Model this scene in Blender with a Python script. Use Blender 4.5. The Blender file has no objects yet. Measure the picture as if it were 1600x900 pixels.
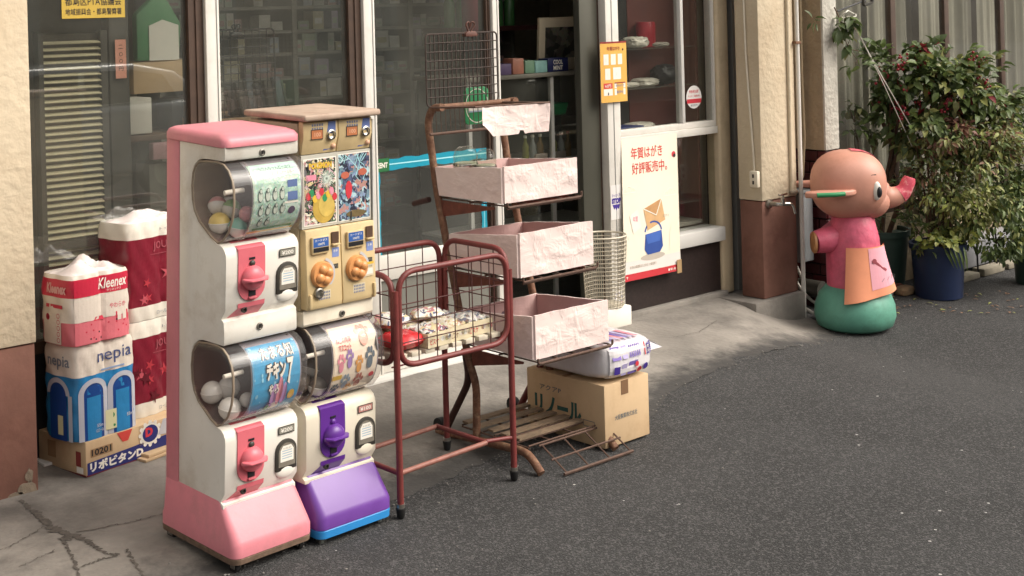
import bpy, bmesh, math, random
from mathutils import Matrix, Vector
random.seed(11)
S = bpy.context.scene
COL = S.collection
R_ = math.radians

# ------------------------------------------------------------------ camera, sky, sun, exposure
yaw, roll = R_(48.2), R_(1.5)
D = Vector((math.cos(yaw), math.sin(yaw), 0)); RT = Vector((math.sin(yaw), -math.cos(yaw), 0)); UP = Vector((0, 0, 1))
cam = bpy.data.cameras.new('camera'); camo = bpy.data.objects.new('camera', cam); COL.objects.link(camo)
cr, sr = math.cos(roll), math.sin(roll)
cx, cy, cz = cr*RT - sr*UP, sr*RT + cr*UP, -D
camo.matrix_world = Matrix(((cx.x, cy.x, cz.x, 0), (cx.y, cy.y, cz.y, -5.03), (cx.z, cy.z, cz.z, 1.65), (0, 0, 0, 1)))
cam.sensor_width = 36; cam.lens = 2150/1600*36; cam.shift_y = (11-450)/1600; cam.clip_end = 300; cam.clip_start = 0.05
S.camera = camo

SUN_DIR = Vector((0.50, -0.62, 0.80)).normalized()          # towards the sun
el = math.asin(SUN_DIR.z); az = math.atan2(SUN_DIR.x, SUN_DIR.y)
W = bpy.data.worlds.new('World'); S.world = W; W.use_nodes = True
wn = W.node_tree; wn.nodes.clear()
sky = wn.nodes.new('ShaderNodeTexSky'); sky.sky_type = 'NISHITA'; sky.sun_disc = False
sky.sun_elevation = el; sky.sun_rotation = az; sky.air_density = 1.0; sky.dust_density = 6.0; sky.ozone_density = 0.6
hs = wn.nodes.new('ShaderNodeHueSaturation'); hs.inputs['Saturation'].default_value = 0.22
tint = wn.nodes.new('ShaderNodeMix'); tint.data_type = 'RGBA'; tint.blend_type = 'MULTIPLY'; tint.inputs[0].default_value = 1
tint.inputs[7].default_value = (1.0, 0.95, 0.88, 1)
bg = wn.nodes.new('ShaderNodeBackground'); bg.inputs['Strength'].default_value = 0.15
wo = wn.nodes.new('ShaderNodeOutputWorld')
wn.links.new(sky.outputs[0], hs.inputs['Color']); wn.links.new(hs.outputs[0], tint.inputs[6])
wn.links.new(tint.outputs[2], bg.inputs['Color']); wn.links.new(bg.outputs[0], wo.inputs['Surface'])
sl = bpy.data.lights.new('sun', 'SUN'); sl.energy = 0.9; sl.angle = R_(45); sl.color = (1.0, 0.95, 0.88)
so = bpy.data.objects.new('sun', sl); COL.objects.link(so)
so.rotation_euler = SUN_DIR.to_track_quat('Z', 'Y').to_euler()
S.view_settings.view_transform = 'Standard'; S.view_settings.look = 'None'
S.view_settings.gamma = 1; S.view_settings.use_curve_mapping = False
S.view_settings.exposure = 0.72
S.render.film_transparent = False

# ------------------------------------------------------------------ materials
def lin(h):
    if not isinstance(h, str): return tuple(h)
    h = h.lstrip('#'); o = []
    for i in (0, 2, 4):
        c = int(h[i:i+2], 16)/255
        o.append(c/12.92 if c <= .04045 else ((c+.055)/1.055)**2.4)
    return tuple(o)
MATS = {}
def mat(name, col, rough=.6, var=.10, scale=9, bump=0, bscale=60, metal=0, spec=.5, dirt=None, dscale=5, damt=.5, coat=0, sss=0, emit=None):
    if name in MATS: return MATS[name]
    m = bpy.data.materials.new(name); m.use_nodes = True; nt = m.node_tree; N, K = nt.nodes, nt.links
    b = N['Principled BSDF']; c = lin(col)
    b.inputs['Roughness'].default_value = rough; b.inputs['Metallic'].default_value = metal
    b.inputs['Specular IOR Level'].default_value = spec; b.inputs['Coat Weight'].default_value = coat
    tc = N.new('ShaderNodeTexCoord')
    out = None
    if var:
        n = N.new('ShaderNodeTexNoise'); n.inputs['Scale'].default_value = scale; n.inputs['Detail'].default_value = 6
        n.inputs['Roughness'].default_value = .65
        K.new(tc.outputs['Object'], n.inputs['Vector'])
        r = N.new('ShaderNodeValToRGB'); r.color_ramp.elements[0].position = .3; r.color_ramp.elements[1].position = .7
        r.color_ramp.elements[0].color = (*[max(0, x*(1-var)) for x in c], 1)
        r.color_ramp.elements[1].color = (*[min(1, x*(1+var)) for x in c], 1)
        K.new(n.outputs['Fac'], r.inputs['Fac']); out = r.outputs['Color']
    if dirt:
        n2 = N.new('ShaderNodeTexNoise'); n2.inputs['Scale'].default_value = dscale; n2.inputs['Detail'].default_value = 8
        n2.inputs['Roughness'].default_value = .7
        K.new(tc.outputs['Object'], n2.inputs['Vector'])
        r2 = N.new('ShaderNodeValToRGB'); r2.color_ramp.elements[0].position = .5; r2.color_ramp.elements[1].position = .68
        r2.color_ramp.elements[0].color = (0, 0, 0, 1); r2.color_ramp.elements[1].color = (damt, damt, damt, 1)
        K.new(n2.outputs['Fac'], r2.inputs['Fac'])
        mx = N.new('ShaderNodeMix'); mx.data_type = 'RGBA'; mx.inputs[7].default_value = (*lin(dirt), 1)
        if out: K.new(out, mx.inputs[6])
        else: mx.inputs[6].default_value = (*c, 1)
        K.new(r2.outputs['Color'], mx.inputs[0]); out = mx.outputs[2]
    if out: K.new(out, b.inputs['Base Color'])
    else: b.inputs['Base Color'].default_value = (*c, 1)
    if bump:
        n3 = N.new('ShaderNodeTexNoise'); n3.inputs['Scale'].default_value = bscale; n3.inputs['Detail'].default_value = 5
        K.new(tc.outputs['Object'], n3.inputs['Vector'])
        bp = N.new('ShaderNodeBump'); bp.inputs['Strength'].default_value = bump; bp.inputs['Distance'].default_value = .01
        K.new(n3.outputs['Fac'], bp.inputs['Height']); K.new(bp.outputs[0], b.inputs['Normal'])
    MATS[name] = m
    return m
def clear(name, tint=(.9, .9, .88), rough=.02, ior=1.5, haze=0, hazecol=(.6, .58, .55), boost=1.0):
    """thin clear sheet: transparent + fresnel gloss (+ a patchy diffuse film: dust, and painted reflection veil)"""
    if name in MATS: return MATS[name]
    m = bpy.data.materials.new(name); m.use_nodes = True; nt = m.node_tree; N, K = nt.nodes, nt.links; N.clear()
    o = N.new('ShaderNodeOutputMaterial'); t = N.new('ShaderNodeBsdfTransparent'); t.inputs[0].default_value = (*tint, 1)
    g = N.new('ShaderNodeBsdfGlossy'); g.inputs['Roughness'].default_value = rough; g.inputs[0].default_value = (1, 1, 1, 1)
    lw = N.new('ShaderNodeLayerWeight'); lw.inputs[0].default_value = .5      # facing term: thin sheet, same from both sides
    pw_ = N.new('ShaderNodeMath'); pw_.operation = 'POWER'; pw_.inputs[1].default_value = 5; K.new(lw.outputs['Facing'], pw_.inputs[0])
    f0 = ((ior-1)/(ior+1))**2
    mul = N.new('ShaderNodeMath'); mul.operation = 'MULTIPLY_ADD'; mul.inputs[1].default_value = 1-f0; mul.inputs[2].default_value = f0*boost; mul.use_clamp = True
    K.new(pw_.outputs[0], mul.inputs[0])
    mx = N.new('ShaderNodeMixShader'); K.new(mul.outputs[0], mx.inputs[0]); K.new(t.outputs[0], mx.inputs[1]); K.new(g.outputs[0], mx.inputs[2])
    last = mx
    if haze:
        d = N.new('ShaderNodeBsdfDiffuse'); d.inputs[0].default_value = (*hazecol, 1)
        n = N.new('ShaderNodeTexNoise'); n.inputs['Scale'].default_value = 3; n.inputs['Detail'].default_value = 6
        tc = N.new('ShaderNodeTexCoord'); K.new(tc.outputs['Object'], n.inputs[0])
        mp = N.new('ShaderNodeMapRange'); mp.inputs[1].default_value = .35; mp.inputs[2].default_value = .75
        mp.inputs[3].default_value = haze*.5; mp.inputs[4].default_value = haze*1.6
        K.new(n.outputs['Fac'], mp.inputs[0])
        m2 = N.new('ShaderNodeMixShader'); K.new(mp.outputs[0], m2.inputs[0])
        K.new(mx.outputs[0], m2.inputs[1]); K.new(d.outputs[0], m2.inputs[2]); last = m2
    K.new(last.outputs[0], o.inputs[0])
    MATS[name] = m
    return m
def collage(name, cols, scale=18, rough=.35, dist=.6):
    """printed picture made of many colour patches (flat print)"""
    m = bpy.data.materials.new(name); m.use_nodes = True; nt = m.node_tree; N, K = nt.nodes, nt.links; b = N['Principled BSDF']
    b.inputs['Roughness'].default_value = rough
    tc = N.new('ShaderNodeTexCoord'); n = N.new('ShaderNodeTexNoise'); n.inputs['Scale'].default_value = scale*.5; n.inputs['Detail'].default_value = 2
    K.new(tc.outputs['Object'], n.inputs[0])
    mixv = N.new('ShaderNodeMix'); mixv.data_type = 'VECTOR'; mixv.inputs[0].default_value = dist*.12
    K.new(tc.outputs['Object'], mixv.inputs[4]); K.new(n.outputs['Color'], mixv.inputs[5])
    v = N.new('ShaderNodeTexVoronoi'); v.inputs['Scale'].default_value = scale; K.new(mixv.outputs[1], v.inputs['Vector'])
    sp = N.new('ShaderNodeSeparateColor'); K.new(v.outputs['Color'], sp.inputs[0])
    r = N.new('ShaderNodeValToRGB'); r.color_ramp.interpolation = 'CONSTANT'
    el_ = r.color_ramp.elements
    while len(el_) < len(cols): el_.new(.5)
    for i, c in enumerate(cols): el_[i].position = i/len(cols); el_[i].color = (*lin(c), 1)
    K.new(sp.outputs[0], r.inputs[0])
    n2 = N.new('ShaderNodeTexNoise'); n2.inputs['Scale'].default_value = scale*2.5; n2.inputs['Detail'].default_value = 4; K.new(tc.outputs['Object'], n2.inputs[0])
    mm = N.new('ShaderNodeMix'); mm.data_type = 'RGBA'; mm.blend_type = 'OVERLAY'; mm.inputs[0].default_value = .5
    ds = N.new('ShaderNodeHueSaturation'); ds.inputs['Saturation'].default_value = .60; K.new(r.outputs[0], ds.inputs['Color'])
    K.new(ds.outputs[0], mm.inputs[6]); K.new(n2.outputs['Color'], mm.inputs[7]); K.new(mm.outputs[2], b.inputs['Base Color'])
    return m
def paper_mat(name, col, rough=.75, crease=.5, scale=14, gloss=.4):
    """crinkled wrapping paper: soft slanting folds as relief"""
    if name in MATS: return MATS[name]
    m = mat(name, col, rough, .05, 6, spec=gloss, dirt=(.62, .48, .44), dscale=3, damt=.08); nt = m.node_tree; N, K = nt.nodes, nt.links
    b = N['Principled BSDF']; tc = N.new('ShaderNodeTexCoord'); hs_ = []
    for rot, sc, st in (((.3, .8, .5), scale*.45, (1, 1, 2.0)), ((-.6, -.7, .9), scale*.75, (1.5, 1, 1))):
        mp = N.new('ShaderNodeMapping'); mp.inputs['Rotation'].default_value = rot; mp.inputs['Scale'].default_value = st; K.new(tc.outputs['Object'], mp.inputs[0])
        n = N.new('ShaderNodeTexNoise'); n.inputs['Scale'].default_value = sc; n.inputs['Detail'].default_value = 4; n.inputs['Distortion'].default_value = .35; K.new(mp.outputs[0], n.inputs[0])
        s1 = N.new('ShaderNodeMath'); s1.operation = 'SUBTRACT'; s1.inputs[1].default_value = .5; K.new(n.outputs['Fac'], s1.inputs[0])
        ab = N.new('ShaderNodeMath'); ab.operation = 'SMOOTH_MAX'; ab.inputs[1].default_value = -.02; ab.inputs[2].default_value = .06; K.new(s1.outputs[0], ab.inputs[0]); hs_.append(ab.outputs[0])
    ad = N.new('ShaderNodeMath'); ad.operation = 'ADD'; K.new(hs_[0], ad.inputs[0]); K.new(hs_[1], ad.inputs[1])
    bp = N.new('ShaderNodeBump'); bp.inputs['Strength'].default_value = crease; bp.inputs['Distance'].default_value = .03
    K.new(ad.outputs[0], bp.inputs['Height']); K.new(bp.outputs[0], b.inputs['Normal'])
    return m

# ------------------------------------------------------------------ mesh helpers
class MB:
    def __init__(s): s.v = []; s.f = []; s.mi = []; s.cur = 0
    def add(s, vs, fs):
        k = len(s.v); s.v += [tuple(p) for p in vs]; s.f += [tuple(i+k for i in f) for f in fs]; s.mi += [s.cur]*len(fs); return s
    def box(s, x0, x1, y0, y1, z0, z1):
        return s.add([(x0, y0, z0), (x1, y0, z0), (x1, y1, z0), (x0, y1, z0), (x0, y0, z1), (x1, y0, z1), (x1, y1, z1), (x0, y1, z1)],
              [(0, 3, 2, 1), (4, 5, 6, 7), (0, 1, 5, 4), (1, 2, 6, 5), (2, 3, 7, 6), (3, 0, 4, 7)])
    def tube(s, pts, r, n=8, closed=False):
        P = [Vector(p) for p in pts]; m = len(P); rings = []
        rad = r if isinstance(r, (list, tuple)) else [r]*m
        up = None
        for i in range(m):
            if closed: t = P[(i+1) % m]-P[i-1]
            else: t = P[min(i+1, m-1)]-P[max(i-1, 0)]
            t.normalize()
            if up is None:
                up = Vector((0, 0, 1)) if abs(t.z) < .9 else Vector((1, 0, 0))
            a = (up - t*up.dot(t))
            if a.length < 1e-6: a = Vector((0, 1, 0)) - t*t.y
            a.normalize(); up = a; b = t.cross(a)
            rings.append([P[i]+(a*math.cos(2*math.pi*k/n)+b*math.sin(2*math.pi*k/n))*rad[i] for k in range(n)])
        vs = [p for rg in rings for p in rg]; fs = []
        for i in range(m if closed else m-1):
            j = (i+1) % m
            for k in range(n):
                l = (k+1) % n; fs.append((i*n+k, i*n+l, j*n+l, j*n+k))
        if not closed: fs += [tuple(range(n-1, -1, -1)), tuple(range((m-1)*n, m*n))]
        return s.add(vs, fs)
    def loft(s, rings, cap0=True, cap1=True):
        n = len(rings[0]); vs = [p for r in rings for p in r]; fs = []
        for i in range(len(rings)-1):
            for k in range(n):
                l = (k+1) % n; fs.append((i*n+k, i*n+l, (i+1)*n+l, (i+1)*n+k))
        if cap0: fs.append(tuple(range(n-1, -1, -1)))
        if cap1: fs.append(tuple(range((len(rings)-1)*n, len(rings)*n)))
        return s.add(vs, fs)
    def lathe(s, prof, n=20, c=(0, 0, 0), axis='z', cap0=True, cap1=True):
        rings = []
        for r, h in prof:
            rg = []
            for k in range(n):
                a = 2*math.pi*k/n; u, w = r*math.cos(a), r*math.sin(a)
                rg.append({'z': (c[0]+u, c[1]+w, c[2]+h), 'y': (c[0]+w, c[1]+h, c[2]+u), 'x': (c[0]+h, c[1]+u, c[2]+w)}[axis])
            rings.append(rg)
        return s.loft(rings, cap0, cap1)
    def prism(s, pts, a0, a1, axis='y'):
        """extrude a 2D outline; axis y: pts=(x,z); axis x: pts=(y,z); axis z: pts=(x,y)"""
        mk = {'y': lambda p, a: (p[0], a, p[1]), 'x': lambda p, a: (a, p[0], p[1]), 'z': lambda p, a: (p[0], p[1], a)}[axis]
        return s.loft([[mk(p, a0) for p in pts], [mk(p, a1) for p in pts]])
    def grid(s, fn, nu, nv):
        vs = [fn(i/nu, j/nv) for j in range(nv+1) for i in range(nu+1)]
        fs = [(j*(nu+1)+i, j*(nu+1)+i+1, (j+1)*(nu+1)+i+1, (j+1)*(nu+1)+i) for j in range(nv) for i in range(nu)]
        return s.add(vs, fs)
    def ball(s, c, r, n=14, m=8, sq=(1, 1, 1)):
        prof = [(max(r*math.sin(math.pi*i/m), r*.02), -r*math.cos(math.pi*i/m)) for i in range(m+1)]
        k = len(s.v); s.lathe(prof, n)
        s.v[k:] = [(c[0]+p[0]*sq[0], c[1]+p[1]*sq[1], c[2]+p[2]*sq[2]) for p in s.v[k:]]
        return s
    def mesh(s, name, mats, smooth=None, bevel=0, seg=2, bang=30, sub=0):
        me = bpy.data.meshes.new(name); me.from_pydata(s.v, [], s.f)
        if not isinstance(mats, (list, tuple)): mats = [mats]
        for m in mats: me.materials.append(m)
        if any(s.mi): me.polygons.foreach_set('material_index', s.mi)
        bm = bmesh.new(); bm.from_mesh(me)
        bmesh.ops.recalc_face_normals(bm, faces=bm.faces)
        if bevel:
            es = [e for e in bm.edges if len(e.link_faces) == 2 and e.calc_face_angle(0) > R_(bang)]
            bmesh.ops.bevel(bm, geom=es, offset=bevel, segments=seg, affect='EDGES', profile=.5, clamp_overlap=True)
        bm.to_mesh(me); bm.free()
        if smooth is not None or bevel:
            me.polygons.foreach_set('use_smooth', [True]*len(me.polygons))
            me.set_sharp_from_angle(angle=R_(smooth if smooth else 35))
        return me
    def build(s, name, mats, parent=None, **k):
        o = bpy.data.objects.new(name, s.mesh(name, mats, **k)); COL.objects.link(o); o.parent = parent
        return o
def box(name, m, parent, x0, x1, y0, y1, z0, z1, bevel=0, **k):
    return MB().box(x0, x1, y0, y1, z0, z1).build(name, m, parent, bevel=bevel, **k)
def thing(name, label, cat, loc=(0, 0, 0), rz=0, rx=0, group=None):
    o = bpy.data.objects.new(name, None); COL.objects.link(o); o.empty_display_size = .05
    o.location = loc; o.rotation_euler = (R_(rx), 0, R_(rz)); return tag(o, label, cat, group)
def tag(o, label, cat, group=None, loc=None, rz=None):
    o['label'] = label; o['category'] = cat
    if group: o['group'] = group
    if loc: o.location = loc
    if rz is not None: o.rotation_euler = (0, 0, R_(rz))
    return o
def struct(o, kind='structure'): o['kind'] = kind; return o
def rr(x0, x1, y0, y1, r, n=4):
    pts = []
    for cx_, cy_, a0 in ((x1-r, y0+r, -90), (x1-r, y1-r, 0), (x0+r, y1-r, 90), (x0+r, y0+r, 180)):
        for i in range(n+1):
            a = R_(a0+90*i/n); pts.append((cx_+r*math.cos(a), cy_+r*math.sin(a)))
    return pts
def fillet(pts, r, n=5, closed=False):
    P = [Vector(p) for p in pts]; out = []; m = len(P)
    for i in range(m):
        if not closed and i in (0, m-1): out.append(P[i]); continue
        a, b, c = P[i-1], P[i], P[(i+1) % m]
        d1, d2 = (a-b), (c-b); rr_ = min(r, d1.length*.49, d2.length*.49)
        p, q = b+d1.normalized()*rr_, b+d2.normalized()*rr_
        for k in range(n+1):
            t = k/n; out.append(p*(1-t)**2 + b*2*t*(1-t) + q*t*t)
    return out
_tc = {}
def glyphs(body, bold=0.0):
    if (body, bold) in _tc: return _tc[body, bold]
    c = bpy.data.curves.new('t', 'FONT'); c.body = body; c.resolution_u = 2; c.offset = bold
    o = bpy.data.objects.new('t', c); COL.objects.link(o)
    dg = bpy.context.evaluated_depsgraph_get(); me = bpy.data.meshes.new_from_object(o.evaluated_get(dg))
    vs = [(v.co.x, v.co.y) for v in me.vertices]; fs = [tuple(p.vertices) for p in me.polygons]
    bpy.data.objects.remove(o); bpy.data.curves.remove(c); bpy.data.meshes.remove(me)
    if not vs: vs = [(0, 0), (1, 0), (1, 1)]; fs = []
    xs = [p[0] for p in vs]; ys = [p[1] for p in vs]
    w, h = max(xs)-min(xs) or 1, max(ys)-min(ys) or 1
    _tc[body, bold] = ([((p[0]-min(xs))/w, (p[1]-min(ys))/h) for p in vs], fs)
    return _tc[body, bold]
class Art:
    """flat print: coloured shapes and lettering laid on a sheet, mapped to 3D by wrap(u, v, lift)"""
    def __init__(s): s.v = []; s.f = []; s.mi = []; s.mats = []
    def m(s, mt):
        if mt not in s.mats: s.mats.append(mt)
        return s.mats.index(mt)
    def add(s, vs, fs, mt, layer):
        k = len(s.v); s.v += [(p[0], p[1], layer*.0006) for p in vs]; s.f += [tuple(i+k for i in f) for f in fs]; s.mi += [s.m(mt)]*len(fs); return s
    def rect(s, u0, v0, u1, v1, mt, layer=0, nu=1, nv=1):
        vs = [(u0+(u1-u0)*i/nu, v0+(v1-v0)*j/nv) for j in range(nv+1) for i in range(nu+1)]
        return s.add(vs, [(j*(nu+1)+i, j*(nu+1)+i+1, (j+1)*(nu+1)+i+1, (j+1)*(nu+1)+i) for j in range(nv) for i in range(nu)], mt, layer)
    def poly(s, pts, mt, layer=1): return s.add(pts, [tuple(range(len(pts)))], mt, layer)
    def disc(s, u, v, r, mt, layer=1, ry=None, n=18, rot=0):
        ry = ry or r; c, q = math.cos(rot), math.sin(rot); pts = []
        for k in range(n):
            a = 2*math.pi*k/n; x, y = r*math.cos(a), ry*math.sin(a); pts.append((u+x*c-y*q, v+x*q+y*c))
        return s.poly(pts, mt, layer)
    def ring(s, u, v, r, w, mt, layer=1, n=20, a0=0, a1=360, ry=1):
        vs = []; fs = []
        for k in range(n+1):
            a = R_(a0+(a1-a0)*k/n); vs += [(u+r*math.cos(a), v+r*ry*math.sin(a)), (u+(r-w)*math.cos(a), v+(r-w)*ry*math.sin(a))]
        for k in range(n): fs.append((2*k, 2*k+1, 2*k+3, 2*k+2))
        return s.add(vs, fs, mt, layer)
    def line(s, p, q, w, mt, layer=1):
        d = Vector((q[0]-p[0], q[1]-p[1])); d.normalize(); nx, ny = -d.y*w/2, d.x*w/2
        return s.poly([(p[0]+nx, p[1]+ny), (p[0]-nx, p[1]-ny), (q[0]-nx, q[1]-ny), (q[0]+nx, q[1]+ny)], mt, layer)
    def text(s, body, u, v, w, h, mt, layer=2, bold=0.0, slant=0):
        if any(ord(c_) > 0x3400 for c_ in body): bold = min(bold, .012)      # dense characters keep their strokes apart
        vs, fs = glyphs(body, bold)
        return s.add([(u+x*w+slant*y*h, v+y*h) for x, y in vs], fs, mt, layer)
    def build(s, name, wrap, parent=None):
        me = bpy.data.meshes.new(name); me.from_pydata([wrap(*p) for p in s.v], [], s.f)
        for m in s.mats: me.materials.append(m)
        me.polygons.foreach_set('material_index', s.mi)
        o = bpy.data.objects.new(name, me); COL.objects.link(o); o.parent = parent; return o
def front(x0, y0, z0): return lambda u, v, h: (x0+u, y0-h, z0+v)
def left(x0, y0, z0): return lambda u, v, h: (x0-h, y0-u, z0+v)
def smst(a, b, x):
    t = min(max((x-a)/(b-a), 0), 1); return t*t*(3-2*t)
def gh(x, y): return -0.055*min(max(-y, 0), 1.25)-0.015*max(-y-1.25, 0)-0.14*smst(5.2+.68*(1-smst(.1, .8, -y)), 6.3+.1*(1-smst(.1, .5, -y)), x)

# palette
M_white = mat('white_enamel', '#e3ded4', .34, .04, 5, dirt='#b3a48d', dscale=4.5, damt=.50)
M_cream = mat('cream_plastic', '#e2d9c6', .36, .04, 5, dirt='#b3a389', dscale=5, damt=.45)
M_pink = mat('faded_pink_plastic', '#d2818b', .42, .10, 4, dirt='#bd7c80', dscale=7, damt=.6, bump=.05, bscale=90)
M_pinkd = mat('bright_pink_plastic', '#cf6a74', .38, .05, 6, dirt='#b5525e', dscale=12, damt=.4)
M_purple = mat('purple_plastic', '#693f92', .35, .08, 5, dirt='#5f3384', dscale=7, damt=.5)
M_purpd = mat('deep_purple_plastic', '#5a2a86', .35, .06, 6)
M_blue = mat('blue_plastic', '#2f86c9', .4, .06)
M_tan = mat('tan_plastic', '#ccb589', .42, .05, 4, dirt='#a8926a', dscale=6, damt=.45)
M_black = mat('black_plastic', '#17161a', .5, .1)
M_dgrey = mat('dark_grey_plastic', '#38352f', .45, .1)
M_brownin = mat('brown_liner', '#553330', .55, .12, 6)
M_steel = mat('dull_steel', '#9a968e', .35, .06, 20, metal=.9)
M_chrome = mat('chrome', '#b9b6b0', .18, .04, 20, metal=1)
M_alu = mat('aluminium_paint', '#c9c7c2', .42, .04, 4, dirt='#9a948a', dscale=6, damt=.3)
M_grey = mat('grey_paint', '#8d8d89', .5, .05)
M_redtube = mat('red_brown_paint', '#70302d', .5, .16, 22, dirt='#4a201c', dscale=30, damt=.6)
M_rust = mat('rusty_tube', '#6e4c38', .75, .35, 40, dirt='#a08468', dscale=45, damt=.6, bump=.2, bscale=150)
M_rustd = mat('dark_rust_wire', '#5a4439', .8, .25, 40)
M_wire = mat('dark_wire', '#3a2b28', .6, .15, 30)
M_paper = mat('white_paper', '#e4dfd4', .75, .03)
M_ink = mat('black_ink', '#24211f', .7, 0)
M_red = mat('red_print', '#c53440', .5, .04)
M_navy = mat('navy_print', '#232a6b', .5, .05)
M_green = mat('green_print', '#2f8a57', .5, .05)
M_card = mat('corrugated_card', '#c6aa86', .8, .06, 4, dirt='#a58460', dscale=6, damt=.4)
M_cardd = mat('card_edge', '#9a7a58', .85, .1)
M_trayp = paper_mat('pink_wrapping_paper', '#e6d3cd', .42, .50, 15)
M_trayin = paper_mat('mauve_lining_paper', '#c6a5a1', .7, .3, 12)
M_yellow = mat('yellow_print', '#d9b23e', .5, .05)
M_orange = mat('orange_plastic', '#d0925a', .35, .06)
M_rubber = mat('black_rubber', '#141313', .7, .1)


# ------------------------------------------------------------------ ground
def asphalt_mat():
    m = mat('asphalt', (.031, .0307, .0307), .85, .35, 1.1, bump=1.0, bscale=170, dirt=(.020, .0195, .0195), dscale=.8, damt=.65); nt = m.node_tree; N, K = nt.nodes, nt.links; b = N['Principled BSDF']
    src = b.inputs['Base Color'].links[0].from_socket
    tc = N.new('ShaderNodeTexCoord')
    v = N.new('ShaderNodeTexVoronoi'); v.inputs['Scale'].default_value = 150; K.new(tc.outputs['Object'], v.inputs['Vector'])
    sp = N.new('ShaderNodeSeparateColor'); K.new(v.outputs['Color'], sp.inputs[0])
    r = N.new('ShaderNodeValToRGB'); r.color_ramp.elements[0].position = .55; r.color_ramp.elements[0].color = (0, 0, 0, 1)
    r.color_ramp.elements[1].position = 1; r.color_ramp.elements[1].color = (.6, .6, .6, 1); K.new(sp.outputs[0], r.inputs[0])
    mx = N.new('ShaderNodeMix'); mx.data_type = 'RGBA'; mx.inputs[7].default_value = (.135, .131, .128, 1)
    K.new(r.outputs[0], mx.inputs[0]); K.new(src, mx.inputs[6])
    v2 = N.new('ShaderNodeTexVoronoi'); v2.inputs['Scale'].default_value = 26; K.new(tc.outputs['Object'], v2.inputs['Vector'])
    s2 = N.new('ShaderNodeSeparateColor'); K.new(v2.outputs['Color'], s2.inputs[0])
    g = N.new('ShaderNodeMath'); g.operation = 'GREATER_THAN'; g.inputs[1].default_value = .962; K.new(s2.outputs[1], g.inputs[0])
    l = N.new('ShaderNodeMath'); l.operation = 'LESS_THAN'; l.inputs[1].default_value = .14; K.new(v2.outputs['Distance'], l.inputs[0])
    mu = N.new('ShaderNodeMath'); mu.operation = 'MULTIPLY'; K.new(g.outputs[0], mu.inputs[0]); K.new(l.outputs[0], mu.inputs[1])
    m2 = N.new('ShaderNodeMix'); m2.data_type = 'RGBA'; m2.inputs[7].default_value = (.45, .44, .42, 1)
    K.new(mu.outputs[0], m2.inputs[0]); K.new(mx.outputs[2], m2.inputs[6]); K.new(m2.outputs[2], b.inputs['Base Color'])
    return m
def nz(x, y, s=1.0):
    return (math.sin(x*3.1*s+1.3)*math.cos(y*2.7*s+.4)+.6*math.sin(x*7.3*s+y*5.1*s)+.4*math.sin(x*13.7*s-y*11.9*s+2))/2
xs = [-60, -30, -15, -8, -4, -2] + [i*.16 for i in range(0, 64)] + [11, 13, 17, 25, 40, 60]
ys = [-60, -35, -20, -14, -11, -9, -7.5, -6] + [-5+i*.16 for i in range(0, 33)] + [.4, 2]
mb = MB()
vs = [(x, y, gh(x, y)+.003*nz(x, y)) for y in ys for x in xs]; nx_ = len(xs)
mb.add(vs, [(j*nx_+i, j*nx_+i+1, (j+1)*nx_+i+1, (j+1)*nx_+i) for j in range(len(ys)-1) for i in range(nx_-1)])
road = struct(mb.build('road', asphalt_mat(), None, smooth=60))
EDGE = [(-1, -1.55), (1.2, -1.5), (1.7, -1.42), (2.0, -1.33), (2.19, -1.27), (2.5, -1.16), (2.93, -1.145), (3.3, -1.08), (3.62, -1.04), (4.0, -1.16), (4.15, -1.16),
        (4.38, -1.03), (4.58, -.95), (4.9, -.9), (5.19, -.89), (5.59, -.81), (5.9, -.75), (6.21, -.655), (6.36, -.52), (6.42, -.34)]
def edge_y(x):
    for (a, b), (c, d) in zip(EDGE, EDGE[1:]):
        if a <= x <= c: return b+(d-b)*(x-a)/(c-a)
    return EDGE[-1][1]
M_conc = mat('weathered_concrete', (.225, .205, .180), .85, .38, 2.2, bump=.5, bscale=35, dirt=(.075, .067, .06), dscale=1.5, damt=.8)
M_conc2 = mat('worn_cement', (.23, .21, .185), .85, .2, 4, bump=.4, bscale=50, dirt=(.10, .09, .08), dscale=3, damt=.5)
mb = MB(); NU, NV = 150, 22
def ap(u, v):
    x = -1+u*7.42; e = edge_y(x)+.014*nz(x*5, 2, 1)+.008*math.sin(x*41)+.005*math.sin(x*97)
    y = .02+(e-.02)*v
    lift = .006*(1-smst(.80, 1.0, v))+.0015
    return (x, y, gh(x, y)+lift+.0035*nz(x*2, y*2, 1.3))
mb.grid(ap, NU, NV)
apron = struct(mb.build('pavement', M_conc, None, smooth=60))
# the cement feathers out over the asphalt: a worn edge stored per vertex
at = apron.data.attributes.new('feather', 'FLOAT', 'POINT')
at.data.foreach_set('value', [max(0., (j/NV-.62)/.38) for j in range(NV+1) for i in range(NU+1)])
_N, _K = M_conc.node_tree.nodes, M_conc.node_tree.links; _b = _N['Principled BSDF']; _src = _b.inputs['Base Color'].links[0].from_socket
_a = _N.new('ShaderNodeAttribute'); _a.attribute_name = 'feather'; _n = _N.new('ShaderNodeTexNoise'); _n.inputs['Scale'].default_value = 9; _n.inputs['Detail'].default_value = 9; _n.inputs['Roughness'].default_value = .7
_t = _N.new('ShaderNodeTexCoord'); _K.new(_t.outputs['Object'], _n.inputs[0])
_m = _N.new('ShaderNodeMath'); _m.operation = 'MULTIPLY_ADD'; _m.inputs[1].default_value = .95; _K.new(_a.outputs['Fac'], _m.inputs[0]); _K.new(_n.outputs['Fac'], _m.inputs[2])
_r = _N.new('ShaderNodeMapRange'); _r.inputs[1].default_value = .85; _r.inputs[2].default_value = 1.28; _K.new(_m.outputs[0], _r.inputs[0])
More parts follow.
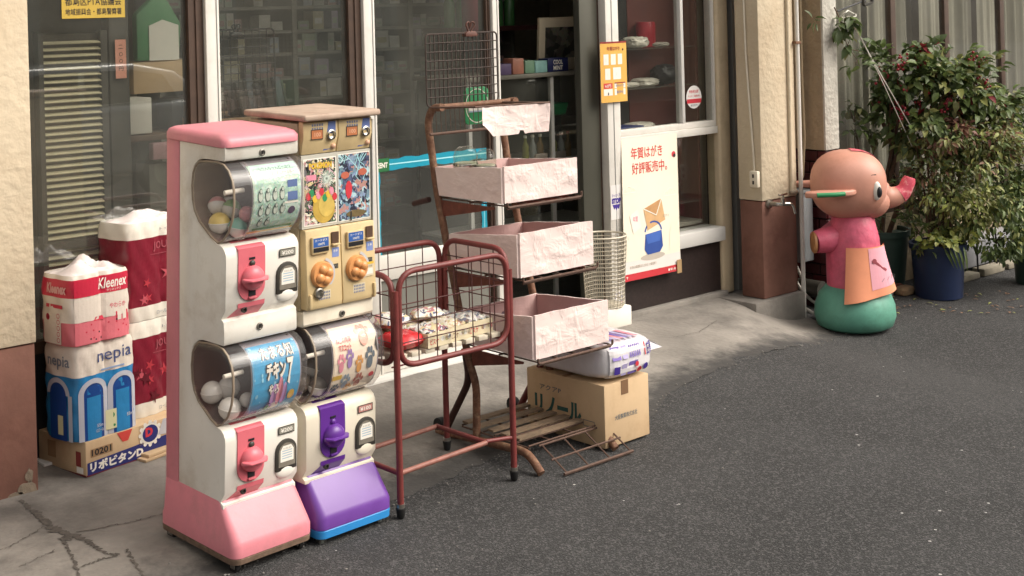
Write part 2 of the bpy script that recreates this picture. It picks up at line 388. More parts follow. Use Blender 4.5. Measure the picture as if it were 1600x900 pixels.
_x = _N.new('ShaderNodeMix'); _x.data_type = 'RGBA'; _x.inputs[7].default_value = (.048, .045, .042, 1); _K.new(_r.outputs[0], _x.inputs[0]); _K.new(_src, _x.inputs[6]); _K.new(_x.outputs[2], _b.inputs['Base Color'])
M_crack = mat('crack_soil', (.09, .078, .066), .95, .4, 60)
def crack(pts, w0, w1, seed):
    rnd = random.Random(seed); P = []
    for (a, b), (c, d) in zip(pts, pts[1:]):
        n = max(2, int(math.hypot(c-a, d-b)/.006))
        for i in range(n):
            t = i/n; P.append((a+(c-a)*t+rnd.uniform(-.006, .006), b+(d-b)*t+rnd.uniform(-.006, .006)))
    P.append(pts[-1]); L = []; m = len(P); mbk = MB()
    for i, (x, y) in enumerate(P):
        a, b = P[max(i-1, 0)], P[min(i+1, m-1)]; dx, dy = b[0]-a[0], b[1]-a[1]; l = math.hypot(dx, dy) or 1
        w = (w0+(w1-w0)*i/m)*rnd.uniform(.15, 1.6)*.42
        for s in (-1, 1):
            X, Y = x-s*dy/l*w, y+s*dx/l*w; L.append((X, Y, gh(X, Y)+.0100+.0035*nz(X*2, Y*2, 1.3)))
    mbk.add(L, [(2*i, 2*i+1, 2*i+3, 2*i+2) for i in range(m-1)])
    return mbk.build('crack', M_crack, apron)
crack([(1.87, -.33), (1.865, -.47), (1.854, -.616), (1.875, -.70), (1.844, -.736)], .018, .040, 1)
crack([(1.868, -.68), (1.90, -.77), (1.905, -.90), (1.934, -.936)], .035, .010, 2)
crack([(1.844, -.736), (1.815, -.86), (1.79, -.95), (1.77, -1.02), (1.72, -1.2)], .012, .008, 3)
crack([(1.934, -.936), (1.879, -.93), (1.80, -.95)], .016, .006, 4)
crack([(1.97, -.92), (1.94, -1.05), (1.90, -1.3)], .010, .005, 5)
crack([(1.90, -.70), (1.956, -.716), (2.05, -.73), (2.165, -.746), (2.4, -.75)], .005, .004, 6)
crack([(1.86, -.58), (1.70, -.66), (1.5, -.70)], .006, .003, 7)
crack([(1.80, -.78), (1.66, -.83)], .005, .003, 8)
crack([(4.32, -.70), (4.45, -.80), (4.52, -.83), (4.66, -.90)], .008, .003, 9)
crack([(5.55, -.36), (5.3, -.45), (5.1, -.43)], .004, .002, 10)

# ------------------------------------------------------------------ shop building
def plaster_mat(name, col, amt=.6, sc=28):
    m = mat(name, col, .9, .07, 2.5, bump=amt, bscale=sc, dirt='#b79f80', dscale=2.2, damt=.35); return m
M_plast = plaster_mat('cream_stucco', '#cbbca2')
M_dado = mat('red_brown_dado_paint', '#7c5649', .8, .16, 5, bump=.3, bscale=22, dirt='#5a352b', dscale=4, damt=.55)
M_wood = mat('dark_brown_wood', '#453226', .6, .25, 14)
M_fr = mat('white_aluminium_frame', '#d6d2ca', .45, .04, 3, dirt='#a8a297', dscale=5, damt=.35)
M_col = mat('cream_metal_column', '#c3b194', .55, .08, 4, dirt='#8d7c63', dscale=6, damt=.4)
M_olive = mat('olive_grey_steel', '#55544b', .35, .10, 3, metal=.3)
M_kick = mat('dark_stone_panel', '#2b211f', .45, .3, 60)
M_glass = clear('shop_glass', (.90, .91, .89), .012, 1.5, haze=.055, hazecol=(.46, .46, .41), boost=2.2)  # haze paints the pale veil of street reflection into the glass
M_glassd = clear('dusty_glass', (.92, .93, .91), .03, 1.45, haze=.03)
M_glassr = clear('clean_window_glass', (.93, .94, .92), .01, 1.5, haze=.012, hazecol=(.5, .48, .44), boost=1.1)
M_inwall = mat('dim_interior_wall', '#b5ae9e', .9, .1)
shop = thing('shop_building', 'small shop front with cream stucco pillars, white framed glass doors and brown dado', 'shop', (0, 0, 0))
def pillar(x0, x1, zs, zb, yb=.14):
    o = MB().box(x0, x1, -.28, yb, zs, 2.9).build('pillar', M_plast, shop, bevel=.006)
    MB().box(x0+.004, x1-.004, -.274, yb-.004, zb, zs-.004).build('dado', M_dado, o, bevel=.005)
    return o
p1 = pillar(.6, 1.96, .513, -.06)
p1b = MB()
rnd = random.Random(3)
M_raw = mat('bare_cement_patch', '#8d7f6e', .95, .3, 25, bump=.6, bscale=50)
for (u0, v0, w, h) in ((-.075, -.02, .075, .055), (-.11, -.02, .06, .028), (-.045, .02, .03, .06)):
    pts = [(1.953+u0+w*(.5+.5*math.cos(a)*rnd.uniform(.7, 1.1)), v0+h*(.5+.5*math.sin(a)*rnd.uniform(.6, 1.1))) for a in [k*math.pi/8 for k in range(16)]]
    p1b.prism(pts, -.2765, -.270, 'y')
p1b.build('worn_patch', M_raw, p1)
p2 = pillar(6.06, 6.375, .543, .002, -.115)
MB().box(5.95, 6.395, -.305, .05, -.30, .0).build('plinth', M_conc2, shop, bevel=.008)
MB().box(.6, 7.0, -.14, .30, 2.78, 2.95).build('lintel', M_plast, shop)
MB().box(1.96, 6.06, -.03, .06, 2.152, 2.21).build('added_transom_rail', M_fr, shop)
tw = MB().box(1.96, 6.06, .0, .05, 2.74, 2.778).build('added_transom_window', M_fr, shop)  # unseen glazing, added so daylight reaches the back shelves
MB().box(1.97, 6.05, .02, .025, 2.212, 2.738).build('pane', clear('added_transom_glass', (.95, .96, .95), .02), tw)
MB().box(6.01, 6.112, -.03, .07, 0.004, 2.15).build('column', M_col, shop, bevel=.015, seg=3)
MB().box(6.168, 6.24, -.012, .05, -.01, 2.15).build('jamb_strip', M_grey, shop)
MB().box(6.114, 6.38, .055, .16, -.01, 2.15).build('gap_shade_sheet', M_black, shop)  # black sheet stands in for the darkness of the gap
post = MB().box(5.118, 5.214, -.03, .06, 0, 2.15).build('post', M_fr, shop, bevel=.004)
MB().box(5.160, 5.164, -.0325, -.02, .05, 2.1).build('groove', M_grey, post)
for k, (xa, xb) in enumerate(((2.805, 2.867), (3.592, 3.652), (4.353, 4.394))):
    mo = MB().box(xa, xb, -.02, .05, 0, 2.15).build('mullion', M_fr, shop, bevel=.003)
    MB().box(xb-.014, xb-.011, -.0225, -.01, .02, 2.15).build('groove', M_grey, mo)
    wb = .068 if k < 2 else .024
    wo_ = MB().box(xa-wb, xa-.002, .0, .06, 0, 2.15).box(xa-wb*.55, xa-wb*.40, -.006, .0, 0, 2.15).build('wood_stile', M_wood, shop)
MB().box(2.06, 4.97, -.075, .07, -.015, .012).build('threshold', M_alu, shop, bevel=.004)
MB().box(2.0, 2.06, -.0, .10, 0, 2.15).build('corner_stile', M_black, shop)
def pane(x0, x1, z0, z1, y, parent, m=M_glass, t=.005): return MB().box(x0, x1, y, y+t, z0, z1).build('pane', m, parent)
wl = MB().box(2.06, 2.737, .004, .05, .40, .445).build('window', M_wood, shop)
MB().box(2.06, 2.737, .004, .05, 2.10, 2.15).build('top_rail', M_wood, wl)
pane(2.062, 2.735, .447, 2.098, .02, wl)
MB().box(2.06, 2.737, .01, .04, .012, .40).build('kick_panel', M_black, shop)
for xa, xb in ((2.869, 3.522), (3.654, 4.327)):
    d = MB().box(xa, xb, .004, .036, .428, .542).build('sliding_door', M_fr, shop, bevel=.003)
    MB().box(xa, xb, .004, .036, .014, .115).build('bottom_rail', M_fr, d, bevel=.003); MB().box(xa, xb, .004, .036, 2.08, 2.15).build('top_rail', M_fr, d, bevel=.003)
    MB().box(xa, xb, .016, .030, .117, .426).build('lower_panel', mat('door_lower_panel', '#77766f', .25, .06, 3), d)
    MB().box(xa, xb, -.002, .003, .075, .081).build('groove', M_dgrey, d)
    pane(xa, xb, .544, 2.078, .016, d)
MB().box(4.972, 5.102, .015, .06, .0, 2.15).build('steel_panel', M_olive, shop, bevel=.004)
MB().box(5.103, 5.117, .02, .07, .0, 2.15).build('door_jamb', M_wood, shop)
wr = MB().box(5.216, 6.008, -.02, .05, .912, .952).box(5.216, 6.008, -.012, .05, 2.1, 2.15).box(5.216, 5.226, -.01, .05, .392, .91).box(5.994, 6.008, -.01, .05, .954, 2.098)\
    .box(5.216, 6.008, -.006, .05, .953, .985).build('window', M_fr, shop, bevel=.002)
MB().box(5.727, 5.751, -.008, .04, .987, 2.098).build('muntin', M_alu, wr, bevel=.003)
pane(5.227, 5.726, .987, 2.098, .016, wr, M_glassr); pane(5.752, 5.993, .987, 2.098, .006, wr, M_glassr); pane(5.227, 6.006, .394, .910, .010, wr, M_glassr)
MB().box(5.216, 6.012, -.055, .10, .312, .390).build('sill', M_alu, shop, bevel=.006)
MB().box(5.216, 6.008, -.012, .06, .03, .311).build('kick_panel', M_kick, shop)
MB().box(5.216, 6.03, -.05, .06, -.02, .028).build('kerb', M_conc2, shop, bevel=.006)
# interior room
MB().box(1.2, 6.3, .09, 4.4, -.03, .0).build('interior_floor', mat('shop_floor', '#6c665c', .6, .15), shop)
MB().box(1.2, 1.3, .15, 4.4, 0, 2.79).box(1.2, 9.0, 4.4, 4.5, 0, 2.79).box(8.9, 9.0, .6, 4.4, 0, 2.79).box(6.3, 8.9, .55, .6, 0, 2.79).build('interior_wall', M_inwall, shop)
MB().box(1.0, 9.1, .302, 4.6, 2.80, 2.9).build('ceiling', M_inwall, shop)
MB().box(6.3, 8.9, .6, 4.4, -.03, .0).build('interior_floor', MATS['shop_floor'], shop)

# wiring and fittings on the pillars
th = thing('power_outlet_box', 'small cream outlet box with a cable on the inner face of the right pillar', 'outlet', (6.06, -.242, .665))
MB().box(-.028, -.001, -.028, .028, -.045, .045).build('housing', M_cream, th, bevel=.006)
MB().box(-.030, -.0285, -.006, .006, .008, .028).box(-.030, -.0285, -.006, .006, -.028, -.008).build('socket', M_dgrey, th)
MB().tube([(-.012, .004, .045), (-.010, .010, .15), (-.010, .02, .30), (-.010, .033, .5), (-.010, .045, .7), (-.010, .05, 1.0), (-.010, .05, 1.5)], .0055, 6).build('cable', M_cream, th, smooth=60)
th = thing('water_tap', 'small chrome water tap fixed to the front of the right pillar', 'tap', (6.12, -.274, .525))
MB().lathe([(.028, 0), (.026, -.012), (.014, -.016), (.013, -.06)], 12, axis='y').build('wall_flange', M_steel, th, smooth=40)
MB().tube(fillet([(0, -.05, 0), (.02, -.085, .002), (.075, -.11, 0), (.085, -.115, -.055)], .03), .011, 8).build('spout', M_chrome, th, smooth=60)
MB().lathe([(.014, .0), (.012, .035), (.006, .036), (.006, .05)], 10, c=(.022, -.082, 0)).build('valve', M_chrome, th, smooth=40)
MB().box(-.012, .060, -.090, -.074, .050, .060).build('handle', M_chrome, th, bevel=.004)
th = thing('drain_pipe', 'thin white vertical drain pipe at the corner of the right pillar', 'pipe', (6.395, -.292, -.15))
MB().tube([(0, 0, 0), (0, 0, 2.6)], .013, 10).build('pipe', M_fr, th, smooth=60)
MB().box(-.03, .016, -.016, .016, 1.55, 1.565).build('bracket', M_rust, th)
th = thing('conduit', 'cream painted conduit running up the front of the right pillar', 'conduit', (6.315, -.287, .575))
MB().tube([(0, 0, 0), (0, 0, 1.8)], .012, 10).build('pipe', M_plast, th, smooth=60)
MB().ball((.015, -.005, -.008), .022, 10, 6, (1.6, .8, .7)).build('cement_lump', M_raw, th, smooth=60)

# ------------------------------------------------------------------ neighbour house
M_stuc2 = mat('tan_and_shade_stucco', '#a9977e', .95, .12, 4, bump=1.0, bscale=30)
M_stuc3 = mat('rough_pale_stucco', '#c3bfb4', .95, .10, 4, bump=1.0, bscale=30)
nb = thing('neighbour_house', 'neighbouring house with rough stucco pillar, dark red brick base and curtained windows', 'house', (6.66, -.28, 0))
MB().box(.0, .135, 0, .46, .77, 2.9).build('pillar', [M_stuc3], nb, bevel=.004)
MB().box(-.004, -.0005, .012, .45, .772, 2.9).build('side_shade_sheet', M_stuc2, nb)  # tan sheet paints shade onto the pillar's left face
bw = MB().box(.012, .135, .012, .46, -.25, .768).build('brick_base', mat('brick_joint', '#2b211f', .95, .2), nb)
M_bk = [mat('dark_red_brick_%d' % i, c, .45, .25, 18, bump=.2, bscale=40) for i, c in enumerate(('#4d1c20', '#42191c', '#571f22'))]
bms = {}
for r in range(15):
    for k in range(4):
        y0 = .006+k*.118-(0 if r % 2 else .058)
        ya, yb = max(y0, .004), min(y0+.110, .45)
        if yb-ya < .02: continue
        z0 = -.22+r*.066; key = (round(yb-ya, 3), (r*3+k) % 3)
        if key not in bms: bms[key] = MB().box(0, .014, 0, yb-ya, 0, .058).mesh('brick', M_bk[key[1]], bevel=.003, seg=1)
        b = bpy.data.objects.new('brick', bms[key]); COL.objects.link(b); b.parent = bw; b.location = (-.002-(r*7+k*3) % 4*.0007, ya, z0)
# front row of bricks under the window and on the pillar front
for r in range(15):
    for k in range(3):
        x0 = .004+k*.118-(0 if r % 2 else .058); xa, xb = max(x0, .0), min(x0+.110, .133)
        if xb-xa < .02: continue
        key = ('f', round(xb-xa, 3), (r*5+k) % 3)
        if key not in bms: bms[key] = MB().box(0, xb-xa, 0, .014, 0, .058).mesh('brick', M_bk[key[2]], bevel=.003, seg=1)
        b = bpy.data.objects.new('brick', bms[key]); COL.objects.link(b); b.parent = bw; b.location = (xa, -.002, -.22+r*.066)
MB().box(-.30, -.002, .40, .46, -.25, 2.9).build('alley_wall', M_stuc2, nb)
MB().box(.137, 6, .12, .40, -.25, .30).build('window_wall', M_stuc2, nb)
MB().box(.137, 6, .10, .40, 2.2, 2.9).build('lintel', M_stuc2, nb)
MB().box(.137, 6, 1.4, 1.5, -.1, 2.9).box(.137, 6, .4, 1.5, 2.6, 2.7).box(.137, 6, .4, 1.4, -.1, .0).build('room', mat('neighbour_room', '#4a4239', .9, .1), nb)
for xa, xb in ((.14, .89), (.94, 1.52), (1.57, 2.24), (2.30, 3.4)):
    w = MB().box(xa, xb, .125, .155, .30, .345).box(xa, xb, .125, .155, 2.16, 2.2).box(xb-.002, xb+.052, .118, .16, .30, 2.2).build('window', M_wood, nb, bevel=.002)
    pane(xa, xb-.003, .346, 2.159, .138, w, M_glassd)
M_curt = mat('grey_white_curtain', '#969186', .9, .12, 3)
for k, (xa, xb, a) in enumerate(((6.83, 7.52, .018), (7.62, 8.02, .022), (8.22, 8.88, .018), (8.95, 9.75, .02))):
    def cf(u, v, xa=xa, xb=xb, a=a, k=k):
        x = xa+(xb-xa)*u; y = .05+a*math.sin(x*27+math.sin(x*7+k)*2.6)*(1-.25*v)+.006*math.sin(x*61+2*math.sin(x*5))+.002*math.sin(x*140)
        if k == 1 and u > .6: x += .06*(1-v)*(u-.6)
        return (x, y, .32+1.85*v)
    c = MB().grid(cf, 110, 3).build('curtain', M_curt, None, smooth=80)
    tag(c, ['pleated grey white curtain beside the stucco pillar', 'narrow curtain behind the second window, drawn back from a dark gap', 'pleated curtain behind the berry shrub top',
            'pale curtain at the far right edge behind the leaves'][k], 'curtain', 'curtains in the neighbour windows')
th = thing('meter_box', 'grey metal meter box in the gap behind the right pillar', 'meter box', (6.50, -.10, .13))
MB().box(0, .13, -.10, .02, 0, .40).build('housing', mat('galvanised_grey', '#7d8082', .5, .08, 8), th, bevel=.006)
MB().box(-.012, .145, -.115, .02, .402, .412).build('lid', mat('galvanised_grey', '#7d8082'), th)
for k, (pts, lab) in enumerate((
    ([(6.52, -.14, .13), (6.53, -.19, .02), (6.60, -.24, -.08), (6.75, -.28, -.13), (6.9, -.26, -.14)], 'upper white hose curving down from the meter box'),
    ([(6.48, -.12, .13), (6.47, -.20, 0), (6.52, -.27, -.10), (6.66, -.33, -.14), (6.8, -.36, -.14)], 'lower grey hose curving behind the statue base'),
    ([(6.41, -.26, -.09), (6.44, -.36, -.145), (6.50, -.46, -.155), (6.58, -.52, -.155)], 'pale hose end lying beside the concrete plinth'))):
    tag(MB().tube(fillet(pts, .08, 5), .009, 8).build('hose', mat('white_hose', '#a9a59b', .5, .1), None, smooth=60), lab, 'hose', 'hoses by the meter box')
tag(MB().tube([(6.605, -.165, 1.8), (6.60, -.165, 1.2), (6.605, -.17, .85), (6.59, -.16, .62), (6.55, -.13, .545)], .010, 8).build('cable', mat('tan_cable', '#97876d', .6, .1), None, smooth=60),
    'thin tan cable running down the stucco to the meter box', 'cable')
tag(MB().lathe([(.05, 0), (.05, .16), (.042, .16), (.042, .01)], 16, c=(6.56, -.30, -.02), axis='y').build('drain_elbow', M_dgrey, None, smooth=40), 'dark grey drain pipe end below the meter box', 'pipe')

# ------------------------------------------------------------------ capsule machines
M_clear = clear('clear_drum_plastic', (.95, .93, .91), .05, 1.5, haze=.09, hazecol=(.62, .60, .60))
M_grime = mat('grimy_rim', '#6a5647', .9, .4, 30)
def bezier_list(pts, n=5): return [(p.x, p.y) for p in fillet([(a, b, 0) for a, b in pts], .03, n)]
def tier_profile(zb):
    return [(.079, zb-.002), (.080, zb+.010), (.094, zb+.017), (.071, zb+.048), (.068, zb+.208), (.070, zb+.224), (.078, zb+.238), (.094, zb+.248), (.118, zb+.250),
            (.150, zb+.262), (.222, zb+.306), (.248, zb+.336), (.260, zb+.372), (.264, zb+.42), (.258, zb+.465), (.244, zb+.490), (.218, zb+.508), (.19, zb+.513), (.082, zb+.516), (.076, zb+.524), (.077, zb+.570)]
def drum_profile(zb):
    fr = [(.112, .510), (.082, .505), (.056, .489), (.036, .462), (.027, .430), (.026, .385), (.035, .340), (.055, .298), (.085, .266), (.112, .256)]
    bk = [(.150, .270), (.217, .311), (.242, .341), (.253, .374), (.257, .42), (.251, .460), (.238, .483), (.214, .501), (.17, .507)]
    return [(a, b+zb) for a, b in fr+bk]
CARD_ARC = [(.086, .274), (.070, .288), (.054, .312), (.041, .345), (.034, .385), (.035, .428), (.044, .457), (.060, .479), (.080, .492)]
def arc_at(t):
    t = min(max(t, 0), 1)*(len(CARD_ARC)-1); i = min(int(t), len(CARD_ARC)-2); f = t-i
    a, b = CARD_ARC[i], CARD_ARC[i+1]; return (a[0]+(b[0]-a[0])*f, a[1]+(b[1]-a[1])*f)
def CARD_ARC_H(t):
    L = [(.106, .262)]+CARD_ARC+[(.108, .502)]
    t = min(max(t, 0), 1)*(len(L)-1); i = min(int(t), len(L)-2); f = t-i
    return (L[i][0]+(L[i+1][0]-L[i][0])*f, L[i][1]+(L[i+1][1]-L[i][1])*f)
def tier_details(root, zb, body, accent, accent_knob, price, price_m, art, xl=.0):
    # clear drum with its brown liner
    lin_ = MB(); pr = [(a+0, b) for a, b in tier_profile(zb)[8:18]]
    lin_.loft([[(x, a-.003*(1 if b < zb+.5 else 0), b+(.003 if b < zb+.33 else -.003)) for a, b in pr] for x in (.020, .284)], False, False)
    lin_.f = [f for f in lin_.f if not (0 in f and len(pr)-1 in f) and not (len(f) == 4 and (len(pr)-1 in f) and (0 in f))]; lin_.mi = [0]*len(lin_.f)
    lin_.build('drum_liner', M_brownin, root, smooth=50)
    MB().box(.270, .276, .10, .255, zb+.30, zb+.500).build('drum_side_wall', M_brownin, root)
    d = MB().prism(drum_profile(zb), .006, .304, 'x').build('clear_drum', M_clear, root, bevel=.012, seg=3, bang=50)
    MB().tube([(.085, a-.0015, b) for a, b in drum_profile(zb)[1:10]], .0035, 6).build('drum_rib', M_clear, d, smooth=60)
    MB().tube([(.012+.0, a, b) for a, b in drum_profile(zb)], .004, 6, closed=True).build('drum_rim', mat('drum_rim_plastic', '#8c7d6c', .4, .1), d, smooth=60)
    MB().tube([(.02, .09, zb+.415), (.088, .085, zb+.418)], .008, 8).build('drum_axle', M_paper, d, smooth=60)
    holder = MB().grid(lambda u, v: (.089+u*.196, CARD_ARC_H(v)[0]+.006, zb+CARD_ARC_H(v)[1]), 2, 14).build('card_holder', mat('lilac_grey_insert', '#8f8992', .35, .06, 10), root, smooth=60)
    art_o = art.build('display_card', lambda u, v, h: (.092+u*.186, arc_at(v)[0]-h*2.2+.003, zb+arc_at(v)[1]), root)
    # coin column
    acc = MB(); y0 = .0665
    out = [(.056, zb+.236), (.056, zb+.115)]+[(.107-.051*math.cos(a), zb+.115-.048*math.sin(a)) for a in [R_(k*15) for k in range(1, 12)]]+[(.158, zb+.115), (.158, zb+.236)]
    acc.prism(out, y0-.0015, y0+.012, 'y')
    acc.add([(.056, .066, zb+.234), (.158, .066, zb+.234), (.158, .119, zb+.2525), (.056, .119, zb+.2525), (.158, .074, zb+.240), (.056, .074, zb+.240)], [(0, 1, 4, 5), (5, 4, 2, 3)])
    ac = acc.build('coin_column', accent, root)
    MB().box(.096, .118, y0-.0035, y0-.001, zb+.198, zb+.205).build('coin_slot', M_black, ac)
    MB().ball((.107, y0-.004, zb+.186), .010, 10, 6, (1.1, .6, 1)).build('latch', accent_knob if price == '¥100' else M_dgrey, ac, smooth=60)
    kn = MB().lathe([(.040, .0), (.040, -.008), (.037, -.018), (.030, -.027), (.018, -.033), (.004, -.035)], 22, c=(.107, y0, zb+.140), axis='y').build('knob', accent_knob, root, smooth=50)
    MB().loft([[(.107+sx*.048*c1, y0-.026+yy, zb+.138+s1*.006) for sx, c1, s1 in ((-1, 1, -1), (1, 1, -1), (1, 1, 1), (-1, 1, 1))] if yy > -.02 else
               [(.107+sx*.030, y0-.026+yy, zb+.138+s1*.003) for sx, s1 in ((-1, -1), (1, -1), (1, 1), (-1, 1))] for yy in (.012, 0, -.022)]).build('wing', accent_knob, kn, bevel=.003)
    MB().box(.094, .120, y0-.004, y0-.001, zb+.082, zb+.106).build('coin_return', M_black, ac)
    MB().box(.092, .122, y0-.012, y0-.0012, zb+.074, zb+.081).build('coin_lip', accent, ac, bevel=.003)
    # lock plate wraps the lower chamfer
    lp = MB(); lp.prism([(p[0], p[1]) for p in rr(.056, .158, zb+.036, zb+.062+.010, .006, 3)], y0-.0015, y0+.004, 'y')
    lp.v = [(x, y, z) for x, y, z in lp.v]
    lp = MB().prism(rr(.054, .158, zb+.060, zb+.068+.002, .001, 1), y0-.002, y0+.004, 'y')
    lp = MB().add([(.056, .0692, zb+.0487), (.158, .0692, zb+.0487), (.158, .0668, zb+.0635), (.056, .0668, zb+.0635),
                   (.150, .0920, zb+.0185), (.030, .0920, zb+.0185)], [(0, 1, 2, 3), (5, 4, 1, 0)])
    lpo = lp.build('lock_plate_chamfer', accent, root)
    MB().lathe([(.010, .004), (.010, -.003), (.007, -.004), (.006, .002), (.001, .002)], 14, c=(.083, .0725, zb+.040), axis='y').build('lock', M_dgrey, lpo, smooth=40)
    # price plate
    pa = Art().rect(0, 0, .064, .026, M_dgrey, 0).rect(.003, .003, .061, .023, price_m, 1)
    pa.text(price, .009, .0065, .046, .013, M_paper, 2, .02)
    pa.build('price_plate', front(.213, y0-.0015, zb+.1875), root)
    # capsule outlet
    def arch(x0, x1, z0, z1, n=10):
        w = (x1-x0)/2; c_ = (x0+x1)/2; zt = z1-w*.9
        return [(x0, z0), (x1, z0)]+[(c_+w*math.cos(R_(180*k/n)), zt+w*.9*math.sin(R_(180*k/n))) for k in range(n+1)]
    fr_ = MB().prism(arch(.203, .286, zb+.056+.012, zb+.170), y0-.004, y0+.012, 'y').build('outlet_frame', M_dgrey, root, bevel=.003)
    MB().prism(arch(.212, .278, zb+.082, zb+.158), y0-.0055, y0-.0035, 'y').build('outlet_flap', mat('smoky_flap', '#7c766b', .2, .15, 30), fr_)
    if price != '¥200a':
        n_ = Art().poly([(0, 0), (.052, 0), (.052, .038), (.042, .052), (.01, .052), (0, .038)], M_paper, 0)
        for k in range(4): n_.rect(.006, .034-k*.008, .046, .037-k*.008, mat('faint_print', '#9db4c4', .7, 0), 1)
        n_.text('すべりだします', .010, .040, .032, .006, M_ink, 1)
        n_.build('notice', front(.219, y0-.006, zb+.098), fr_)
    MB().ball((.2445, y0+.004, zb+.064), .040, 18, 8, (1, .26, .62)).build('outlet_lip', body, fr_, smooth=60)
def lock(root, x, z, y=.0755):
    lk = MB().lathe([(.0115, .002), (.0115, -.003), (.0085, -.004), (.0080, -.001), (.001, -.001)], 16, c=(x, y, z), axis='y').build('lock', M_steel, root, smooth=40)
    MB().box(x-.0012, x+.0012, y-.0035, y-.0012, z-.005, z+.005).build('keyhole', M_black, lk)
def skirt(root, m, rim_m, rimh):
    rings = []
    for z, dx, yf, yb in ((.012, 0, .0, .43), (.045, .0, .0, .43), (.062, .004, .006, .427), (.165, .010, .088, .415), (.172, .014, .093, .412)):
        rings.append([(x, y, z) for x, y in rr(dx, .309-dx*1.0-.004*(z > .1), yf, yb, .03 if z < .1 else .016, 5)])
    MB().loft(rings).build('skirt', m, root, smooth=38)
    MB().loft([[(x, y, z) for x, y in rr(.004-e, .305+e, .004-e, .426+e, .03, 5)] for z, e in ((-.006-rimh, 0), (-.004-rimh, .003), (.008, .004), (.0115, .001))]).build('rim', rim_m, root, smooth=40)
def caster(root, x, y, zb=-.004, r=.022, m=M_rubber):
    c = MB().box(x-.013, x+.013, y-.012, y+.012, zb-.006, zb).box(x-.013, x-.010, y-.010, y+.012, zb-.024, zb-.004).box(x+.010, x+.013, y-.010, y+.012, zb-.024, zb-.004).build('caster', M_steel, root)
    MB().lathe([(r*.5, -.008), (r, -.007), (r, .007), (r*.5, .008)], 14, c=(x, y+.006, zb-.020), axis='x').build('wheel', m, c, smooth=40)
GZ = lambda x, y: gh(x, y)+.008
# --- machine A
LZA = -.003
A = thing('capsule_machine', 'two tier pink and white capsule toy machine nearest the camera', 'vending machine', (2.133, -1.307, -.030), 4.2, 3.0); A.scale = (.985,)*3
PA = []
for zb in (.150, .730): PA += tier_profile(zb)
PA += [(.076, 1.29), (.33, 1.29), (.33, .150)]
MB().prism(PA, .012, .292, 'x').build('body', M_white, A, bevel=.007, seg=2, bang=60)
MB().box(.010, .294, .332, .408, .160, 1.30).build('back_shell', M_pink, A, bevel=.006)
rings = [[(x, y, z) for x, y in rr(.004+e, .300-e, .068+e2, .416-e, .028, 5)] for z, e, e2 in ((1.286, .004, .006), (1.289, 0, 0), (1.308, .0, .0), (1.320, .005, .012), (1.327, .018, .035), (1.330, .06, .09))]
MB().loft(rings).build('top_cap', M_pink, A, smooth=50)
skirt(A, M_pink, M_grime, .004)
for x, y in ((.03, .035), (.275, .035), (.03, .39), (.275, .39)): caster(A, x, y)
lock(A, .151, 1.262); lock(A, .145, .706)
# display cards
M_mint = collage('mint_card', ['#8fd0b4', '#7cc4a6', '#a5dcc4', '#9ad6bb', '#bfe6d4'], 60)
M_sky = mat('sky_blue_print', '#3d9bcb', .4, .15, 30)
M_dark = mat('dark_teal_print', '#3a5a52', .5, .1)
c1 = Art().rect(0, 0, 1, 1, M_mint, 0, 2, 12)
c1.rect(0, .86, 1, 1, mat('pale_mint_print', '#b7e2d2', .5, .1, 30), 1, 1, 2)
c1.text('いつもりんちゃんどーぶつ', .06, .86, .80, .075, M_dark, 2, .015); c1.text('おでかけミニフィギュアホルダー', .08, .765, .82, .07, mat('wine_print', '#7a4a5a', .5, 0), 2, .012)
c1.rect(.66, .44, .95, .72, M_paper, 1); c1.rect(.71, .47, .92, .68, mat('slate_blue_print', '#4a6aa6', .5, .1), 2)
for k in range(10):
    u, v = .14+(k % 4)*.15+(k//4)*.03, .54-(k//4)*.15
    c1.disc(u, v, .055, M_dark, 1, .058); c1.disc(u, v, .044, mat('pale_grey_print', '#c6d2c6', .5, .1, 40), 2, .047); c1.disc(u, v+.050, .030, M_dark, 3, .026); c1.disc(u, v+.050, .022, MATS['pale_grey_print'], 4, .019)
c1.disc(.82, .36, .075, mat('plum_print', '#4a3458', .5, .05), 1, .045); c1.rect(.02, .02, .98, .075, M_yellow, 1); c1.rect(.1, .10, .92, .15, M_green, 1)
tier_details(A, .730, M_white, M_pinkd, M_pinkd, '¥200', mat('grey_lcd', '#8a877c', .4, .05), c1)
c2 = Art().rect(0, 0, 1, 1, M_sky, 0, 2, 12)
for k in range(26): c2.disc(random.uniform(.03, .97), random.uniform(.05, .97), random.uniform(.01, .03), mat('pale_blue_print', '#8cc9e2', .5, 0), 1, n=10)
for dx, mt, ly in ((-.012, M_ink, 2), (0, M_paper, 3)):
    c2.text('たまる知', .22+dx, .72-dx*.6, .66, .22, mt, ly, .05 if mt == M_paper else .09); c2.text('チキン', .28+dx, .50-dx*.6, .40, .18, mt, ly, .05 if mt == M_paper else .09)
    c2.text('7', .72+dx, .42-dx*.6, .14, .28, mt, ly, .05); c2.text('やろ', .34+dx, .34-dx*.6, .22, .12, mt, ly, .05)
M_lil = mat('lilac_print', '#b890c4', .5, .1, 40); M_ros = mat('rose_print', '#d98a9c', .5, .1, 40)
for (u, v, a, b, mt) in ((.46, .30, .06, .16, M_lil), (.58, .34, .06, .18, M_ros), (.68, .30, .055, .15, M_lil), (.53, .14, .10, .08, M_paper), (.40, .13, .07, .10, M_ink), (.39, .13, .045, .07, M_green), (.84, .28, .07, .07, M_yellow)):
    c2.disc(u, v, a, mt, 4, b)
for k in range(14): c2.poly([(.05+k*.066, 0), (.115+k*.066, 0), (.08+k*.066, random.uniform(.04, .12))], M_navy, 3)
tier_details(A, .150, M_white, M_pinkd, M_pinkd, '¥200', MATS['grey_lcd'], c2)
